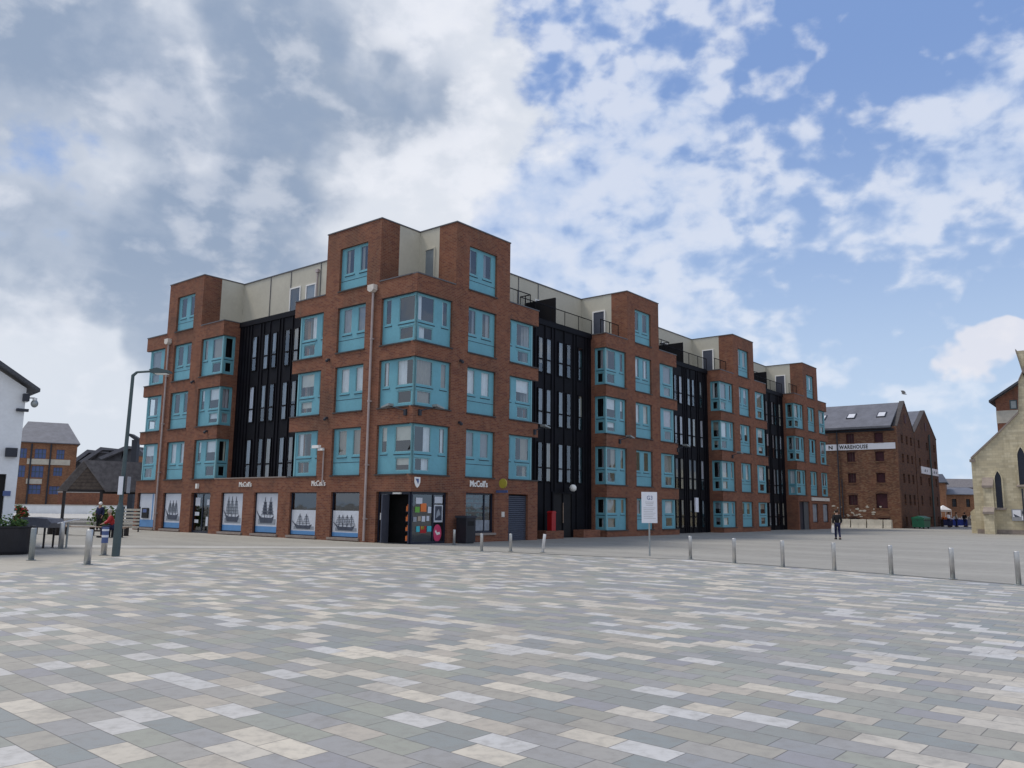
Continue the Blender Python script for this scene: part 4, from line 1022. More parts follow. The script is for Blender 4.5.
b = MB(FW); b.box(10.6, 19.9, -.07, -.003, 5.95, 6.75); bw_ = b.build('name_band', 'sign_white', wb)
b = MB(FW)
for x_, w_ in ((12.1, .7), (13.3, .4), (17.0, .9), (18.4, .6)): b.prism([(x_, 6.2), (x_ + w_, 6.2), (x_ + w_ * .8, 6.5), (x_ + w_ * .3, 6.42)], -.08, -.071)
b.build('band_mark', 'poster_dark', bw_)
b = MB(FW); b.tube((15.6, -.12, 0), (15.6, -.12, EZ + .3), .09, n=8); b.build('drainpipe', 'lamp_paint', wb)
wh = _w
b = MB(FW); b.prism([(-.45, EZ - .14), (4.2, RZ), (4.2, RZ + .18), (-.45, EZ + .06)], .42, LW + .3); b.build('roof', 'slate', wh)
b = MB(FW); b.prism([(8.1, EZ - .14), (4.2, RZ), (4.2, RZ + .18), (8.1, EZ + .06)], .42, LW + .3); b.build('roof', 'slate', wh)
b = MB(FV); b.box(0.3, LW, -.42, -.30, EZ - .22, EZ - .08); b.box(.2, LW, -.06, -.002, EZ - .45, EZ - .24); b.build('gutter', 'letter_dark', wh)
for (a_, b__, z0, z1) in ww:
    q = MB(FV); q.box(a_ + .03, b__ - .03, .16, .22, z0 + .02, z1 - .02); o = q.build('window', 'red_door' if a_ < 7 else 'dark', wh)
    if z1 - z0 > .9 and a_ > 3:
        q = MB(FV)
        for x in (.33, .66): q.box(a_ + (b__ - a_) * x - .02, a_ + (b__ - a_) * x + .02, .13, .158, z0 + .02, z1 - .02)
        q.build('glazing_bar', 'timber', o)
q = MB(FV)
for (a_, b__, z0, z1) in ww: q.box(a_ - .08, b__ + .08, -.05, .1, z0 - .1, z0 + .0)
q.build('sill', 'brick_old', wh, split=True)
# arched brick heads
q = MB(FV)
for (a_, b__, z0, z1) in ww:
    m_ = (a_ + b__) / 2
    q.prism([(a_ - .06, z1 - .06), (a_ - .06, z1 + .12), (m_, z1 + .22), (b__ + .06, z1 + .12), (b__ + .06, z1 - .06), (m_, z1 + .04)], -.025, .14)
q.build('window_arch', 'brick_dark', wh, split=True)
slope = math.atan2(RZ - EZ, 4.65)
for s in (1.7, 4.75, 7.85):
    za = EZ + (2.0 / 4.65) * (RZ - EZ)
    pts = []
    F2 = FW
    def rp_(d_, t, hh): # along roof
        return (-.45 + t * math.cos(slope) - hh * math.sin(slope), d_, EZ + .05 + t * math.sin(slope) + hh * math.cos(slope))
    b = MB(FW)
    P8 = [rp_(s + dx, t, hh) for dx in (-.45, .45) for t in (2.0, 3.2) for hh in (.0, .14)]
    b.add(P8, [(0, 1, 3, 2), (4, 6, 7, 5), (0, 4, 5, 1), (2, 3, 7, 6), (0, 2, 6, 4), (1, 5, 7, 3)]); o = b.build('roof_light', 'letter_dark', wh)
    b = MB(FW); P8 = [rp_(s + dx, t, .145) for dx, t in ((-.34, 2.12), (.34, 2.12), (.34, 3.08), (-.34, 3.08))]; b.add(P8, [(0, 1, 2, 3)]); b.build('pane', 'steel_light', o)
b = MB(FV); b.box(.15, 7.6, -.05, -.003, 8.04, 8.68); b.box(7.6, 16, -.05, -.003, 8.04, 8.68); bw_ = b.build('name_band', 'sign_white', wh)
text('band_letters', 'WAREHOUSE', .54, FV, 5.65, 8.17, -.055, 'dark', bw_, mirror=-1, ext=.004, xs=.80, spacing=1.14, bold=.018)
text('band_letters', 'N', .54, FV, 6.8, 8.17, -.055, 'dark', bw_, mirror=-1, ext=.004, xs=1.1, bold=.018)
b = MB(FV); b.tube((5.85, -.12, 0), (5.85, -.12, EZ - .2), .07, n=8); b.tube((5.55, -.10, 0), (5.55, -.10, 5.0), .05, n=8); b.build('drainpipe', 'letter_dark', wh)
# white flaking paint patches low on the brick wall
q = MB(FV); rq = random.Random(11)
for i in range(26):
    x = rq.uniform(1.6, 6.6); z = rq.uniform(1.1, 2.2); a_ = rq.uniform(.06, .28); h_ = rq.uniform(.05, .14); n = 7
    q.add([(x + a_ * math.cos(j * 2 * PI / n) * rq.uniform(.6, 1), -.006 - .0008 * i, z + h_ * math.sin(j * 2 * PI / n) * rq.uniform(.6, 1)) for j in range(n)], [tuple(range(n))])
q.build('flaking_paint', 'concrete', wh)
# concrete blocks, green bin
cbs = None
for i in range(9):
    s = 1.05 + i * .78 + (.05 if i % 2 else 0)
    lab = ['pale concrete block at the right end of the row, nearest the green bin', 'pale concrete block second from the right end of the row by the warehouse', 'pale concrete block third from the right end of the row', 'pale concrete block fourth from the right end of the row',
           'pale concrete block in the middle of the row below the warehouse wall', 'pale concrete block fourth from the left end of the row', 'pale concrete block third from the left end of the row', 'pale concrete block second from the left end of the row, right of the walking person', 'pale concrete block at the left end of the row, behind the walking person'][i]
    loc = FV.p(s, -1.0, 0)
    t = thing('concrete_block', lab, 'concrete block', loc, 'concrete blocks in a row below the warehouse')
    b = MB(FV); b.prism([(-1.36, 0), (-.64, 0), (-.72, .28), (-.78, .85), (-1.22, .85), (-1.28, .28)], s - .36, s + .36, 's'); b.build('block_body', 'concrete', t)
    b = MB(FV); b.box(s - .08, s + .08, -1.03, -.97, .851, .88); b.build('lifting_eye', 'galv', t)
t = thing('wheeled_bin', 'large green four wheeled waste container by the warehouse corner', 'waste container', FW.p(1.6, -1.4, 0)); F = FW
b = MB(F); b.prism([(.35, .15), (3.1, .15), (3.3, 1.0), (.2, 1.0)], -2.0, -.9); b.build('bin_body', 'green', t)
b = MB(F); b.prism([(-2.05, 1.0), (-.85, 1.0), (-.88, 1.1), (-1.45, 1.28), (-2.02, 1.1)], .15, 3.35, 's'); b.build('lid', 'green', t)
for sx in (.6, 2.9):
    for dy in (-1.85, -1.05): MB(F).tube((sx - .03, dy, .09), (sx + .03, dy, .09), .09, n=12).build('wheel', 'rubber', t)
b = MB(F); b.tube((.14, -1.45, .85), (.05, -1.45, .85), .05, n=8); b.box(.3, 3.2, -2.03, -2.0, .8, .86); b.build('handle', 'letter_dark', t)

# ------------------------------------------------------------------ church on the right edge
Cc = ray_ground(976.5, 533.5); FC = ang_frame(Cc, R(-40)); cxx = lambda x, y: on_plane(FC, x, y)
ch = thing('church', 'cream stone church gable with pointed lancet windows at the right edge', 'church', Cc)
def lancet(x0, x1, z0, z1):
    m_ = (x0 + x1) / 2; pts = [(x0, z0), (x1, z0)]
    hh = (x1 - x0) * 1.3
    for i in range(0, 6): a_ = i / 5; pts.append((x1 - (x1 - m_) * a_ ** 1.6, z1 - hh + hh * a_))
    for i in range(4, -1, -1): a_ = i / 5; pts.append((x0 + (m_ - x0) * a_ ** 1.6, z1 - hh + hh * a_))
    return pts
SX = lambda x, y=500: cxx(x, y)[0]
ZX = lambda x, y: cxx(x, y)[1]
LAN = [(SX(996.5), SX(1003), ZX(1002, 508), ZX(998, 471)), (SX(1018.5, 470), SX(1026, 470), ZX(1022, 485), ZX(1020, 447))]; LAN.append((SX(1046), SX(1052.5), LAN[0][2], LAN[0][3]))
CX = SX(1034); wch = CX * 2 + .3
lp = [(.0, ZX(975, 459.5)), cxx(999, 433.5), cxx(1018.4, 413.6), (cxx(1018.6, 382)[0], ZX(1018.6, 382)), cxx(1024, 370), (SX(1027, 350), ZX(1027, 350))]
rp = [(2 * CX - a_, b_) for a_, b_ in lp]
poly = [(0.0, 0), (2 * CX, 0)] + rp + lp[::-1]
ZE_ = lp[0][1]; ZR_ = lp[2][1]
me_b = MB(FC); me_b.prism(poly, 0, .6); me_b.box(.0, .6, .601, 20, 0, ZE_ - .15); me_b.build('wall', 'stone', ch)
# darker deep lancets sit in raised stone surrounds
for (x0, x1, z0, z1) in LAN:
    o_pts = lancet(x0 - .11, x1 + .11, z0 - .02, z1 + .2); i_pts = lancet(x0, x1, z0, z1)
    q = MB(FC); n = len(o_pts)
    q.add([(x, -.10, z) for x, z in o_pts] + [(x, -.10, z) for x, z in i_pts] + [(x, .0, z) for x, z in o_pts] + [(x, -.004, z) for x, z in i_pts],
          [(i, (i + 1) % n, n + (i + 1) % n, n + i) for i in range(n)] + [(i, (i + 1) % n, 2 * n + (i + 1) % n, 2 * n + i) for i in range(n)] + [(n + i, n + (i + 1) % n, 3 * n + (i + 1) % n, 3 * n + i) for i in range(n)])
    o = q.build('lancet_window', 'stone', ch)
    q = MB(FC); q.add([(x, -.008, z) for x, z in i_pts], [tuple(range(n))]); q.build('pane', 'shopdark', o)
    q = MB(FC)
    for j in range(1, 6): zz_ = z0 + (z1 - z0) * j / 7; q.box(x0 + .02, x1 - .02, -.03, -.012, zz_, zz_ + .02)
    q.build('lead_bar', 'letter_dark', o)
    q = MB(FC); q.prism([(-.22, z0 - .05), (-.0, z0 + .03), (-.0, z0 - .15), (-.22, z0 - .15)], x0 - .18, x1 + .18, 's'); q.build('sill', 'stone_sill', o)
q = MB(FC)
for L_ in (lp, rp):
    for (xa, za), (xb, zb) in zip(L_, L_[1:]): q.prism([(xa, za), (xb, zb), (xb, zb + .18), (xa, za + .18)], -.12, .72)
q.box(-.1, .3, -.12, .7, ZE_ - .2, ZE_ + .02)
q.build('gable_coping', 'stone_sill', ch)
q = MB(FC); q.prism([(-.9, 0), (0, 0), (0, 4.3), (-.45, 3.75), (-.45, 1.95), (-.9, 1.6)], .75, 1.45, 's'); q.build('buttress', 'stone', ch)
q = MB(FC); q.prism([(-.45, 0), (.15, 0), (.15, 4.1), (-.1, 3.6), (-.1, 2.0), (-.45, 1.7)], .7, 1.3, 'd'); q.build('buttress', 'stone', ch)
q = MB(FC); q.prism([(-1.0, 1.55), (-.42, 2.0), (-.42, 2.12), (-1.0, 1.72)], .71, 1.49, 's'); q.prism([(-.55, 3.62), (0.0, 4.3), (0, 4.45), (-.55, 3.8)], .71, 1.49, 's'); q.box(.12, 2 * CX - .2, -.1, -.003, 0, .35); q.build('weathering', 'stone_sill', ch)
n0, n1 = SX(1012, 515), SX(1024, 515); q = MB(FC); q.box(n0, n1, -.12, -.04, 1.05, 1.95); nb = q.build('notice_board', 'curt_grey', ch)
q = MB(FC); q.box(n0 + .08, n0 + .62, -.128, -.121, 1.35, 1.88); q.box(n0 + .66, n1 - .05, -.128, -.121, 1.12, 1.45); q.build('poster', 'sign_white', nb)
q = MB(FC); q.prism([(n0 + .12, 1.6), (n0 + .5, 1.4), (n0 + .55, 1.36), (n0 + .2, 1.36)], -.135, -.129); q.box(n0 + .7, n0 + .85, -.135, -.129, 1.6, 1.8); q.build('poster_picture', 'poster_dark', nb)
q = MB(FC); q.tube((SX(1023.3), -.14, 0), (SX(1023.3), -.14, LAN[1][2] - .3), .06, n=8); q.build('drainpipe', 'letter_dark', ch)
roofc = MB(FC); roofc.prism([(.0, ZE_ - .1), (CX, ZR_ - .3), (2 * CX, ZE_ - .1)], .6, 20, 'd'); roofc.build('roof', 'slate_dark', ch)
ch['note'] = 0; del ch['note']

# brick gable behind the church
Fh_loc = at_depth(996.5, 415, 92); Fh_loc.z = 0; Fh = ang_frame(Fh_loc, R(-38))
hs = thing('brick_mill', 'red brick building with dark bargeboards and a cream band rising behind the church roof', 'building', Fh_loc)
hz = lambda y: on_plane(Fh, 1005, y)[1]; hs_ = lambda x: on_plane(Fh, x, 405)[0]
ez = hz(399.5); hw0, hw1 = hs_(1009.5), hs_(1017.3)
b = MB(Fh); b.plate(0, 10, 0, ez, [(hw0, hw1, hz(409.6), hz(400.3))], 0, .4); b.prism([(0, ez), (10, ez), (5, ez + 3.3)], 0, .4); b.box(0, .4, .401, 14, 0, ez); b.build('wall', 'brick', hs)
b = MB(Fh); b.prism([(-.6, ez - .3), (5, ez + 3.4), (10.6, ez - .3), (10.6, ez - .05), (5, ez + 3.7), (-.6, ez - .05)], -.6, 14); b.build('roof', 'slate_dark', hs)
b = MB(Fh); b.plate(-.02, 10.02, hz(423), hz(410.5), [], -.02, -.002); b.build('painted_band', 'concrete', hs)
b = MB(Fh); b.box(hw0, hw1, .1, .2, hz(409.6), hz(400.3)); o = b.build('window', 'sill', hs)
b = MB(Fh); b.plate(hw0, hw1, hz(409.6), hz(400.3), [(hw0 + .12, hw1 - .12, hz(408.6), hz(401.5))], .04, .09); b.build('frame', 'lamp_paint', o); MB(Fh).box(hw0 + .13, hw1 - .13, .06, .07, hz(408.6), hz(401.5)).build('pane', 'galv', o)

# buildings, tent, stalls far right
def simple_house(name, label, x0, x1, ytop, yeave, Y, wall, roof, wins, cat='building', ang=0, depth=12, hip=0.0, ybase=None):
    a = at_depth(x0, 515, Y); a.z = 0
    F = ang_frame(a, ang); sf = lambda x: on_plane(F, x, 500)[0]; zf = lambda y: on_plane(F, (x0 + x1) / 2, y)[1]; W_ = sf(x1); ze = zf(yeave); zr = on_plane(F, (x0 + x1) / 2, ytop, depth / 2)[1]
    t = thing(name, label, cat, a)
    hl = [(sf(w[0]), sf(w[1]), zf(w[3]), zf(w[2])) for w in wins]
    b = MB(F); b.plate(0, W_, 0, ze, hl, 0, .3); b.box(0, .3, .301, depth, 0, ze - .01); b.box(W_ - .3, W_, .301, depth, 0, ze - .01); b.box(.3, W_ - .3, depth - .3, depth, 0, ze - .02); b.build('wall', wall, t)
    h_ = hip * W_
    b = MB(F); e = .35
    b.add([(-e, -e, ze), (W_ + e, -e, ze), (W_ + e, depth + e, ze), (-e, depth + e, ze), (h_, depth / 2, zr), (W_ - h_, depth / 2, zr), (-e, -e, ze + .12), (W_ + e, -e, ze + .12), (W_ + e, depth + e, ze + .12), (-e, depth + e, ze + .12)],
          [(0, 1, 2, 3), (6, 7, 5, 4), (8, 9, 4, 5), (9, 6, 4), (7, 8, 5), (0, 1, 7, 6), (1, 2, 8, 7), (2, 3, 9, 8), (3, 0, 6, 9)]); b.build('roof', roof, t)
    for (a0, a1, z0, z1) in hl:
        q = MB(F); q.box(a0 + .02, a1 - .02, .12, .2, z0, z1); o = q.build('window', 'logo_blue' if name == 'office_building' else 'dark', t)
        q = MB(F); n = 3
        for i in range(1, n): q.box(a0 + (a1 - a0) * i / n - .04, a0 + (a1 - a0) * i / n + .04, .08, .118, z0, z1)
        q.box(a0, a1, .085, .117, (z0 + z1) / 2 - .04, (z0 + z1) / 2 + .04); q.build('glazing_bar', 'lamp_paint' if name == 'office_building' else 'letter_dark', o)
    return t, F, sf, zf, W_
simple_house('brick_house', 'low orange brick building with grey slate roof between warehouse and church', 944, 990, 487.5, 495, 130, 'brick_orange', 'slate', [(952, 956.5, 499, 507), (966, 970, 499, 507)], hip=.0)
simple_house('brick_house', 'rear brick building with a flat topped grey roof above the orange brick one', 945, 1000, 479, 488, 165, 'brick_dark', 'tile_brown', [], hip=.12)
simple_house('brick_house', 'narrow brick house end beside the right edge of the dark warehouse', 934, 946, 474, 483, 128, 'brick_orange', 'slate_dark', [], hip=.2, depth=8, ang=R(-30))
tl = at_depth(943.5, 515, 105); tl.z = 0
t = thing('market_tent', 'small white pitched canopy beside the dark warehouse wall', 'canopy', tl); F = Frame(tl, (1, 0, 0), (0, 1, 0))
b = MB(F); b.add([(-.7, -.7, 2.0), (.7, -.7, 2.0), (.7, .7, 2.0), (-.7, .7, 2.0), (0, 0, 2.6), (-.7, -.7, 1.75), (.7, -.7, 1.75), (.7, .7, 1.75), (-.7, .7, 1.75)], [(0, 1, 4), (1, 2, 4), (2, 3, 4), (3, 0, 4), (5, 6, 1, 0), (6, 7, 2, 1), (7, 8, 3, 2), (8, 5, 0, 3)]); b.build('canopy', 'letter_white', t)
for sx in (-.66, .66):
    for sy in (-.66, .66): MB(F).tube((sx, sy, 0), (sx, sy, 2.0), .035, n=6).build('leg', 'steel_light', t)
rs = random.Random(9)
for i, (px, lab, mt) in enumerate(((946, 'market stall with dark blue cloth under the white canopy', 'navy'), (952, 'market stall with blue cloth right of the white canopy', 'blue'), (960, 'widest blue covered market stall in front of the orange brick building', 'blue'), (969.5, 'grey covered market stall nearest the church buttress', 'curt_grey'))):
    lo = at_depth(px, 515, 96 + i); lo.z = 0; F = Frame(lo, (1, 0, 0), (0, 1, 0)); W_ = (.55, .5, .62, .5)[i]
    t = thing('market_stall', lab, 'market stall', lo, 'market stalls between warehouse and church')
    b = MB(F); b.box(-W_, W_, -.35, .35, .78, .82)
    for x in (-W_ + .05, W_ - .05): b.box(x - .03, x + .03, -.3, .3, 0, .78)
    b.build('table', 'timber', t)
    b = MB(F); n = 12
    for j in range(n): x0_ = -W_ + 2 * W_ * j / n; b.quad((x0_, -.37 - .03 * (j % 2), .12), (x0_ + 2 * W_ / n, -.37 - .03 * ((j + 1) % 2), .12), (x0_ + 2 * W_ / n, -.37, .84), (x0_, -.37, .84))
    b.box(-W_, W_, -.37, .37, .822, .85); b.build('cloth', mt, t)
    b = MB(F)
    for j in range(6): x = rs.uniform(-W_ + .1, W_ - .1); h_ = rs.uniform(.1, .35); b.box(x - .07, x + .07, -.2, .1, .851 + .002 * j, .851 + h_)
    b.build('goods', rs.choice(('hopper', 'letter_white', 'orange')), t)
for i, (px, Y, tp, lab) in enumerate(((948.5, 92, 'sign_white', 'distant person in a pale top standing at the blue market stall'), (956, 93, 'curt_beige', 'distant person in a beige top between two blue market stalls'), (964.5, 95, 'coat', 'distant person in a dark top near the grey market stall'), (972, 94, 'hopper', 'distant person in a cream top closest to the church corner'))):
    lo = at_depth(px, 515, Y); lo.z = 0; person(lo, R(-60 + i * 50), lab, tp, 'navy', 'hair', 1.65, 'stand', sub=1)

# ------------------------------------------------------------------ bird
bp_ = at_depth(904, 394, 45); t = thing('bird', 'dark pigeon flying above the ridge of the warehouse', 'bird', bp_); F = ang_frame(bp_, R(-30))
b = MB(F); vs, fs = skin_mesh([(0, 0, 0), (.10, 0, -.02), (.15, 0, -.015), (-.13, 0, .03)], [(0, 1), (1, 2), (0, 3)], [.035, .025, .02, .02], 1); b.add([tuple(v) for v in vs], fs); b.build('body', 'bird', t, smooth=True)
for s_ in (-1, 1):
    b = MB(F); b.add([(.08, s_ * .03, .02), (-.08, s_ * .03, .02), (-.14, s_ * .24, .16), (-.02, s_ * .22, .17), (.08, s_ * .2, .1), (.08, s_ * .03, .035), (-.08, s_ * .03, .035), (-.14, s_ * .24, .172), (-.02, s_ * .22, .182), (.08, s_ * .2, .115)],
                   [(0, 1, 2, 3, 4), (9, 8, 7, 6, 5), (0, 1, 6, 5), (1, 2, 7, 6), (2, 3, 8, 7), (3, 4, 9, 8), (4, 0, 5, 9)]); b.build('wing', 'bird', t)

# ------------------------------------------------------------------ white building at the left edge
Yw = 27.0
wc = at_depth(24.5, 410, Yw); wl = Vector((wc.x, Yw, 0)); aw = R(222); FW_ = Frame(wl, (math.cos(aw), math.sin(aw), 0), (-math.sin(math.pi - aw) * 0 + math.cos(aw - PI / 2), math.sin(aw - PI / 2), 0))   # s to the left and forward
wbd = thing('white_building', 'white painted building end with dark verge boards at the left edge', 'building', wl)
zv = lambda x, y: Vector((on_plane(FW_, x, y)[0], 0, on_plane(FW_, x, y)[1]))
ezw = zv(33, 386).z - .35; slope_w = (zv(0, 364.5).z - zv(33, 386).z) / (zv(0, 364.5).x - zv(33, 386).x)
hw = 3.6; rz = ezw + .3 + hw * slope_w
b = MB(FW_); b.plate(0, 2 * hw, 0, ezw, [(zv(5, 490).x, zv(5, 490).x + 1.1, .3, zv(3, 474).z)], 0, .35); b.prism([(0, ezw), (2 * hw, ezw), (2 * hw, ezw + .25), (hw, rz), (0, ezw + .25)], 0, .35); b.box(0, .35, .351, 9, 0, ezw); b.build('wall', 'white_paint', wbd)
b = MB(FW_); b.prism([(-.34, ezw + .13), (hw, rz + .17), (2 * hw + .34, ezw + .13), (2 * hw + .34, ezw + .26), (hw, rz + .34), (-.34, ezw + .24)], -.35, 9); b.build('roof', 'slate_dark', wbd)
b = MB(FW_); b.box(-.1, .25, -.15, -.002, ezw - .55, ezw - .46); b.box(-.08, .1, -.2, .1, ezw - .2, ezw + .05); b.build('corbel', 'letter_dark', wbd)
b = MB(FW_); b.box(zv(5, 490).x - .01, zv(5, 490).x + 1.11, .1, .16, .29, zv(3, 474).z + .01); b.build('window', 'dark', wbd)
b = MB(FW_); p1 = zv(11, 455).x; b.box(p1 - .15, p1 + .18, -.16, -.002, zv(11, 457).z, zv(11, 448).z); b.build('wall_box', 'letter_dark', wbd)
b = MB(FW_); b.box(p1 - .1, p1 + .12, -.03, -.002, zv(11, 496).z, zv(11, 491).z); b.build('name_plate', 'logo_blue', wbd)
cx_ = -zv(34, 402).x
b = MB(FW_); b.tube((.0, -.1, zv(30, 398.5).z), (-cx_, -.1, zv(30, 398).z), .025, n=8); b.tube((0, -.1, zv(30, 403).z), (0, -.1, zv(30, 394).z), .04, n=8); b.tube((-cx_, -.1, zv(30, 398).z), (-cx_, -.1, zv(30, 400.5).z), .07, n=10); o = b.build('camera_bracket', 'steel_light', wbd)
b = MB(FW_); b.ball((-cx_, -.1, zv(34, 404).z), .115, 14, 1.15); b.build('dome_camera', 'galv', o, smooth=True)

# planter and plants
pl_ = ray_ground(3, 555); t = thing('planter', 'large round black planter tub beside the white building', 'planter', pl_)
b = MB(Frame(pl_, (1, 0, 0), (0, 1, 0))); b.lathe((-.05, .4, 0), [(.50, 0), (.54, .1), (.60, .80), (.64, .82), (.64, .86), (.57, .86), (.55, .74)], 28); b.build('tub', 'planter', t)
MB(Frame(pl_, (1, 0, 0), (0, 1, 0))).lathe((-.05, .4, 0), [(.54, .74), (.54, .79)], 24).build('soil', 'soil', t)
def foliage(name, label, loc, r, h, mat, n=500, leaf=.06, parent=None, cat='plant', seed=1, flat=1, stems=True, mat2=None):
    rr = random.Random(seed); t = thing(name, label, cat, loc); F = Frame(loc, (1, 0, 0), (0, 1, 0))
    lumps = [(rr.uniform(-.5, .5) * r, rr.uniform(-.5, .5) * r, h * rr.uniform(.35, .8), r * rr.uniform(.35, .6)) for _ in range(9)]
    A = [MB(F), MB(F)]
    for i in range(n):
        lx_, ly, lz, lr = rr.choice(lumps); d = Vector((rr.gauss(0, 1), rr.gauss(0, 1), rr.gauss(0, 1))).normalized() * lr * rr.uniform(.3, 1.05)
        c = Vector((lx_, ly, lz)) + d; c.z = max(.02, c.z); a_ = Vector((rr.gauss(0, 1), rr.gauss(0, 1), rr.gauss(0, .6))).normalized(); b_ = a_.orthogonal().normalized() * leaf * .5; a_ *= leaf
        b__ = A[1 if (mat2 and rr.random() < .3) else 0]
        b__.add([tuple(c - a_), tuple(c + b_), tuple(c + a_), tuple(c - b_)], [(0, 1, 2, 3)])
    A[0].build('foliage', mat, t)
    if A[1].v: A[1].build('flower' if mat2 == 'flower' else 'foliage', mat2, t)
    s = MB(F)
    for (lx_, ly, lz, lr) in lumps[:5]: s.tube((lx_ * .2, ly * .2, 0), (lx_, ly, lz), .015, .006, n=6)
    s.build('stem', 'timber', t); return t
foliage('leafy_plant', 'low green leafy plant growing in the round black planter', pl_ + Vector((-.05, .4, .78)), .48, .26, 'leaf', 420, .05, seed=2, mat2='leaf2')
q_ = at_depth(20, 520, 36); q_.z = 0; foliage('flowering_shrub', 'tall shrub with orange and red flowers right of the white building', q_, .32, 1.75, 'leaf', 420, .08, seed=4, mat2='flower')
q_ = at_depth(104.5, 520, 47); q_.z = 0; foliage('green_shrub', 'round green shrub behind the person in red under the shelter', q_, .8, 1.35, 'leaf2', 800, .10, seed=5)

# sloping top display table and small lectern
q_ = at_depth(38, 530, 29); q_.z = 0; F = ang_frame(q_, R(-6)); t = thing('display_table', 'grey table with a wide sloping top between the black planter and the shelter', 'table', q_)
za, zb = at_depth(38, 527, 29).z, at_depth(38, 517, 29).z
b = MB(F); b.prism([(-.75, za + .02), (.62, za - .02), (.72, za + .15), (.55, zb - .05), (-.25, zb), (-.45, zb - .02)], -.35, .45); b.build('sloping_top', 'lamp_paint' if False else 'slate', t)
for x in (-.4, .4):
    for y in (-.2, .3): MB(F).tube((x, y, 0), (x, y, za), .035, n=8).build('leg', 'timber_dark', t)
q_ = at_depth(66, 548, 28.8); q_.z = 0; F = ang_frame(q_, R(10)); t = thing('lectern_sign', 'small tilted white information lectern behind a grey bollard', 'lectern', q_)
b = MB(F); b.tube((0, 0, 0), (0, 0, .9), .035, n=8); b.build('post', 'galv', t)
b = MB(F); b.prism([(-.28, .86), (.3, 1.0), (.3, 1.03), (-.28, .89)], -.22, .22); b.build('panel', 'sign_white', t); MB(F).prism([(0.02, .965), (.29, 1.028), (.29, 1.04), (.02, .977)], -.2, .2).build('picture', 'letter_dark', t)

# ------------------------------------------------------------------ timber shelter with bench
Ys = 54.0
A_ = at_depth(61, 515, Ys); A_.z = 0; F = ang_frame(A_, R(12))
t = thing('shelter', 'open timber shelter with a pitched brown tile roof near the dock', 'shelter', A_)
wS = (at_depth(97, 515, Ys) - at_depth(61, 515, Ys)).length; zE = at_depth(80, 489.5, Ys).z; zA = at_depth(80, 462, Ys).z; Ls = 6.2
# gable faces the camera at left; the ridge runs to the right and back
FRs = ang_frame(A_, R(12))
b = MB(F); b.plate(0, 0.01, 0, .01, [], 0, .01)
b = MB(F)
b.prism([(-.15, zE), (wS + .1, zE), (wS / 2 - .05, zA)], .0, .06); gb_ = b.build('gable_boards', 'timber', t)
b = MB(F)
for i in range(8): z_ = zE + (zA - zE) * i / 8; hw_ = (wS / 2 + .1) * (1 - i / 8); b.box(wS / 2 - hw_ + .03, wS / 2 + hw_ - .08, -.012, -.001, z_, z_ + .02)
b.build('board_joint', 'timber_dark', t)
b = MB(F)   # roof planes skewed to the right-back
dx, dy = 5.6, 3.0
for (s0, z0_, s1, z1_) in ((-.3, zE - .12, wS / 2 - .05, zA + .05), (wS + .28, zE - .12, wS / 2 - .05, zA + .05)):
    P4 = [(s0, -.25, z0_), (s1, -.25, z1_), (s1 + dx, -.25 + dy, z1_), (s0 + dx, -.25 + dy, z0_)]
    b.add(P4 + [(x, y, z + .09) for x, y, z in P4], [(0, 1, 2, 3), (7, 6, 5, 4), (0, 1, 5, 4), (1, 2, 6, 5), (2, 3, 7, 6), (3, 0, 4, 7)])
b.build('roof', 'tile_brown', t)
for (x, y) in ((0.05, .1), (wS - .05, .1), (wS - .05 + dx * .5, .1 + dy * .5), (wS - .05 + dx * .95, .1 + dy * .95), (.05 + dx * .9, dy)):
    bq = MB(F); bq.box(x - .08, x + .08, y - .08, y + .08, 0, zE - .02); bq.build('post', 'timber_dark', t)
b = MB(F); b.box(0, wS, .02, .14, zE - .16, zE - .01); b.add([], []); b.prism([(wS - .1, zE - .2), (wS, zE - .2), (wS, zE - .02), (wS - .1, zE - .02)], .06, .12); b.build('beam', 'timber_dark', t)
b = MB(F); nb_ = 4; b.add([(wS - .05, .1, zE - .25), (wS - .05 + dx, .1 + dy, zE - .25), (wS - .05 + dx, .1 + dy, zE - .02), (wS - .05, .1, zE - .02), (wS + .03, .1, zE - .25), (wS + .03 + dx, .1 + dy, zE - .25), (wS + .03 + dx, .1 + dy, zE - .02), (wS + .03, .1, zE - .02)], [(0, 1, 2, 3), (7, 6, 5, 4), (0, 1, 5, 4), (2, 3, 7, 6), (0, 3, 7, 4), (1, 2, 6, 5)]); b.build('beam', 'timber_dark', t)
def bench(x, y, Y, L, label, ang=0):
    q_ = at_depth(x, y, Y); q_.z = 0; F = ang_frame(q_, ang); t = thing('bench', label, 'bench', q_)
    b = MB(F)
    for j in range(4): b.box(-L / 2, L / 2, j * .11, j * .11 + .09, .40, .44)
    b.build('seat', 'bench_wood', t)
    for sx in (-L / 2 + .15, 0, L / 2 - .15): MB(F).box(sx - .04, sx + .04, .02, .42, 0, .398).build('leg', 'timber_dark', t)
    return q_, F
bq_, FBn = bench(90, 530, 40, 3.6, 'long low slatted wooden bench in front of the shelter', R(3))
bench(48, 530, 41, 1.8, 'shorter slatted wooden bench behind the sloping grey table', R(3))
ps = at_depth(111, 530, 38); ps.z = 0
bench(112, 530, 38.2, .9, 'small wooden bench under the person in red beside the street lamp', R(0))
person(ps + Vector((-.05, .25, 0)), R(-150), 'person in a bright red jacket sitting beside the street lamp', 'red', 'navy', 'hair_grey', 1.7, 'sit')
q_ = at_depth(99, 525, 46); q_.z = 0
person(q_, R(-100), 'person in a dark jacket with pale hat standing behind the long bench', 'navy', 'coat', 'curt_white', 1.6, 'stand')
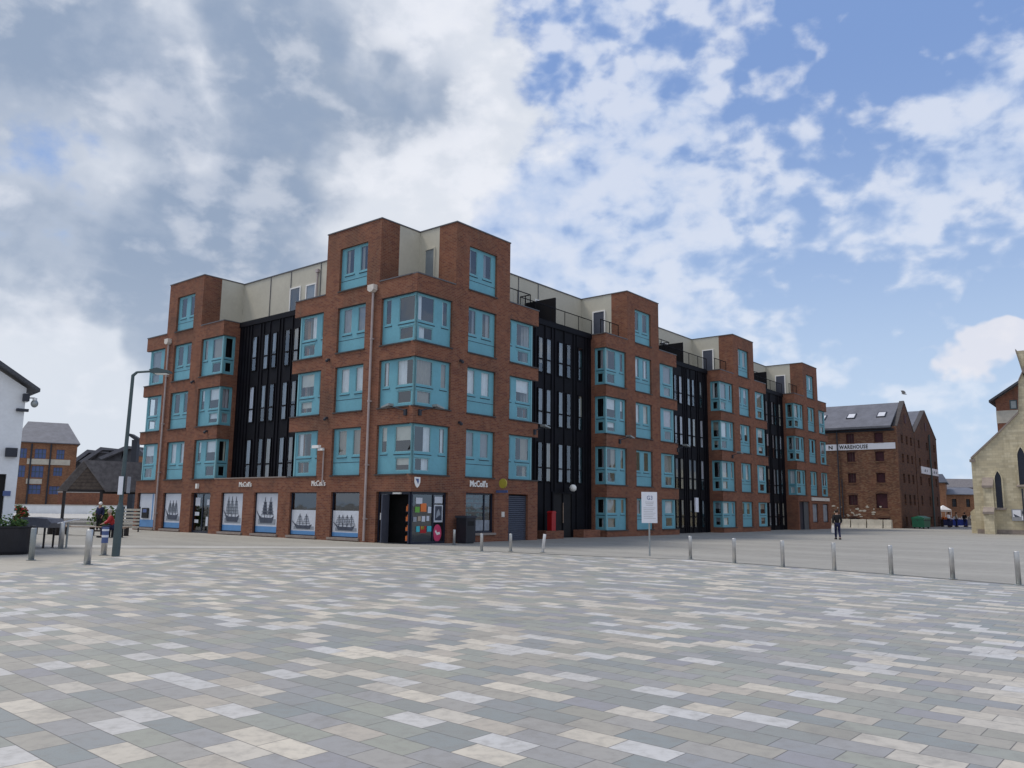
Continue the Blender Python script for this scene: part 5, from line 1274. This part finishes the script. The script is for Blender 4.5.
# pale stepped slats right of the lamp
q_ = at_depth(129.5, 528, 46); q_.z = 0; F = ang_frame(q_, R(5)); t = thing('slatted_screen', 'pale slatted timber screen between the street lamp and the brick building', 'screen', q_)
b = MB(F)
for j in range(6): b.box(-.42 + (j % 2) * .04, .5, 0, .05, .22 + j * .19, .33 + j * .19)
b.build('slat', 'concrete', t)
for x in (-.4, .45): MB(F).box(x - .03, x + .03, .052, .11, 0, 1.4).build('post', 'timber_dark', t)

# dock: water, quay walls, buildings beyond
wpts = [at_depth(x, 520, Y) for x, Y in ((-60, 59), (136, 59), (136, 82), (-60, 82))]
sheet('dock_water', [(p.x, p.y) for p in wpts], .02, 'water')
apts = [at_depth(x, 520, Y) for x, Y in ((-60, 82), (136, 82), (136, 114), (-60, 114))]
sheet('quay_apron', [(p.x, p.y) for p in apts], .02, 'strip')
def quay(name, label, xa, xb, Y, h, mat, th=.8):
    a_ = at_depth(xa, 515, Y); c_ = at_depth(xb, 515, Y); a_.z = 0; F = Frame(a_, (1, 0, 0), (0, 1, 0)); W_ = c_.x - a_.x
    t = thing(name, label, 'wall', a_); b = MB(F); b.box(0, W_, 0, th, 0, h); b.build('wall_body', mat, t); b = MB(F); b.box(-.05, W_ + .05, -.08, th + .05, h, h + .12); b.build('coping', 'quay', t)
quay('dock_wall', 'long low pale stone quay wall along the near side of the dock', -40, 138, 58, .16, 'quay')
quay('dock_wall', 'pale concrete far quay wall beyond the dock water', -40, 138, 115, 1.15, 'white_paint')
quay('brick_wall', 'dark red brick wall on the far quay behind the shelter', 56, 138, 117, 3.0, 'brick', .5)
tO, FO, sf, zf, W_ = simple_house('office_building', 'three storey orange brick building with hipped slate roof across the dock', 8, 72.5, 422, 443, 122, 'brick_orange', 'slate',
    [(30, 41.5, 449, 458.5), (52, 60, 449, 458.5), (28.5, 40.5, 466, 477.5), (50.5, 59.5, 467, 475.5), (27, 39.5, 485, 494), (48, 59, 486, 494), (12, 22, 449, 458.5), (12, 22, 466, 477.5)], hip=.16, depth=14, ang=R(31))
b = MB(FO); b.plate(sf(23), sf(66.5), zf(464.5), zf(459), [], -.12, -.002); b.plate(sf(24), sf(40), zf(484), zf(479), [], -.12, -.002); b.build('pale_band', 'concrete', tO)
b = MB(FO)
for x in (26.5, 46): b.tube((sf(x), -.14, 0), (sf(x), -.14, zf(444)), .12, n=6)
b.build('drainpipe', 'letter_dark', tO)
tq = at_depth(74, 515, 150); tq.z = 0; F = Frame(tq, (1, 0, 0), (0, 1, 0)); t = thing('dock_shed', 'dark modern building with three stepped sloping grey roofs beyond the shelter', 'building', tq)
z = lambda y: at_depth(100, y, 150).z; s = lambda x: at_depth(x, 450, 150).x - tq.x
MB(F).box(s(70), s(132), 0, 15, 0, z(458)).build('wall', 'slate_dark', t)
for i, (xa, ya, xb, yb) in enumerate(((70, 466, 90, 450), (84, 462, 104, 447.5), (104, 458, 130, 446))):
    b = MB(F); b.prism([(s(xa), z(ya)), (s(xb), z(yb)), (s(xb + 22), z(yb + 2)), (s(xb + 22), z(yb + 3.5)), (s(xb + 2), z(yb + 3)), (s(xa + 3), z(ya + 2))], -1 - i * .4, 10); b.build('roof', 'slate', t)
    b = MB(F); b.prism([(s(xb - 1), z(yb + 3)), (s(xb + 20), z(yb + 3.6)), (s(xb + 20), z(462)), (s(xb - 6), z(462))], -.4 - i * .3, 9); b.build('wall', 'slate_dark', t)
tq = at_depth(127, 515, 120); tq.z = 0; F = Frame(tq, (1, 0, 0), (0, 1, 0)); t = thing('brick_chimney_house', 'pinkish brick end wall just left of the apartment block', 'building', tq)
z = lambda y: at_depth(130, y, 120).z
MB(F).box(0, 2.0, 0, 5, 0, z(456)).build('wall', 'brick_orange', t); MB(F).prism([(-.2, z(456)), (2.2, z(456)), (1.0, z(449))], -.2, 5.2).build('roof', 'slate_dark', t)
# dock crane arm
tq = at_depth(134, 515, 75); tq.z = 0; F = Frame(tq, (1, 0, 0), (0, 1, 0)); t = thing('dock_crane', 'dark steel crane arm poking out left of the apartment block', 'crane', tq)
z = lambda y: at_depth(132, y, 75).z; s = lambda x: at_depth(x, 450, 75).x - tq.x
MB(F).prism([(s(133), 0), (s(138), 0), (s(138), z(440)), (s(132.5), z(440)), (s(133), z(455))], -.3, .3).build('mast', 'letter_dark', t)
MB(F).prism([(s(128), z(433.5)), (s(128.3), z(435.5)), (s(138), z(442)), (s(139), z(438.5)), (s(131), z(434))], -.35, .35).build('jib', 'letter_dark', t)
# far treeline behind everything
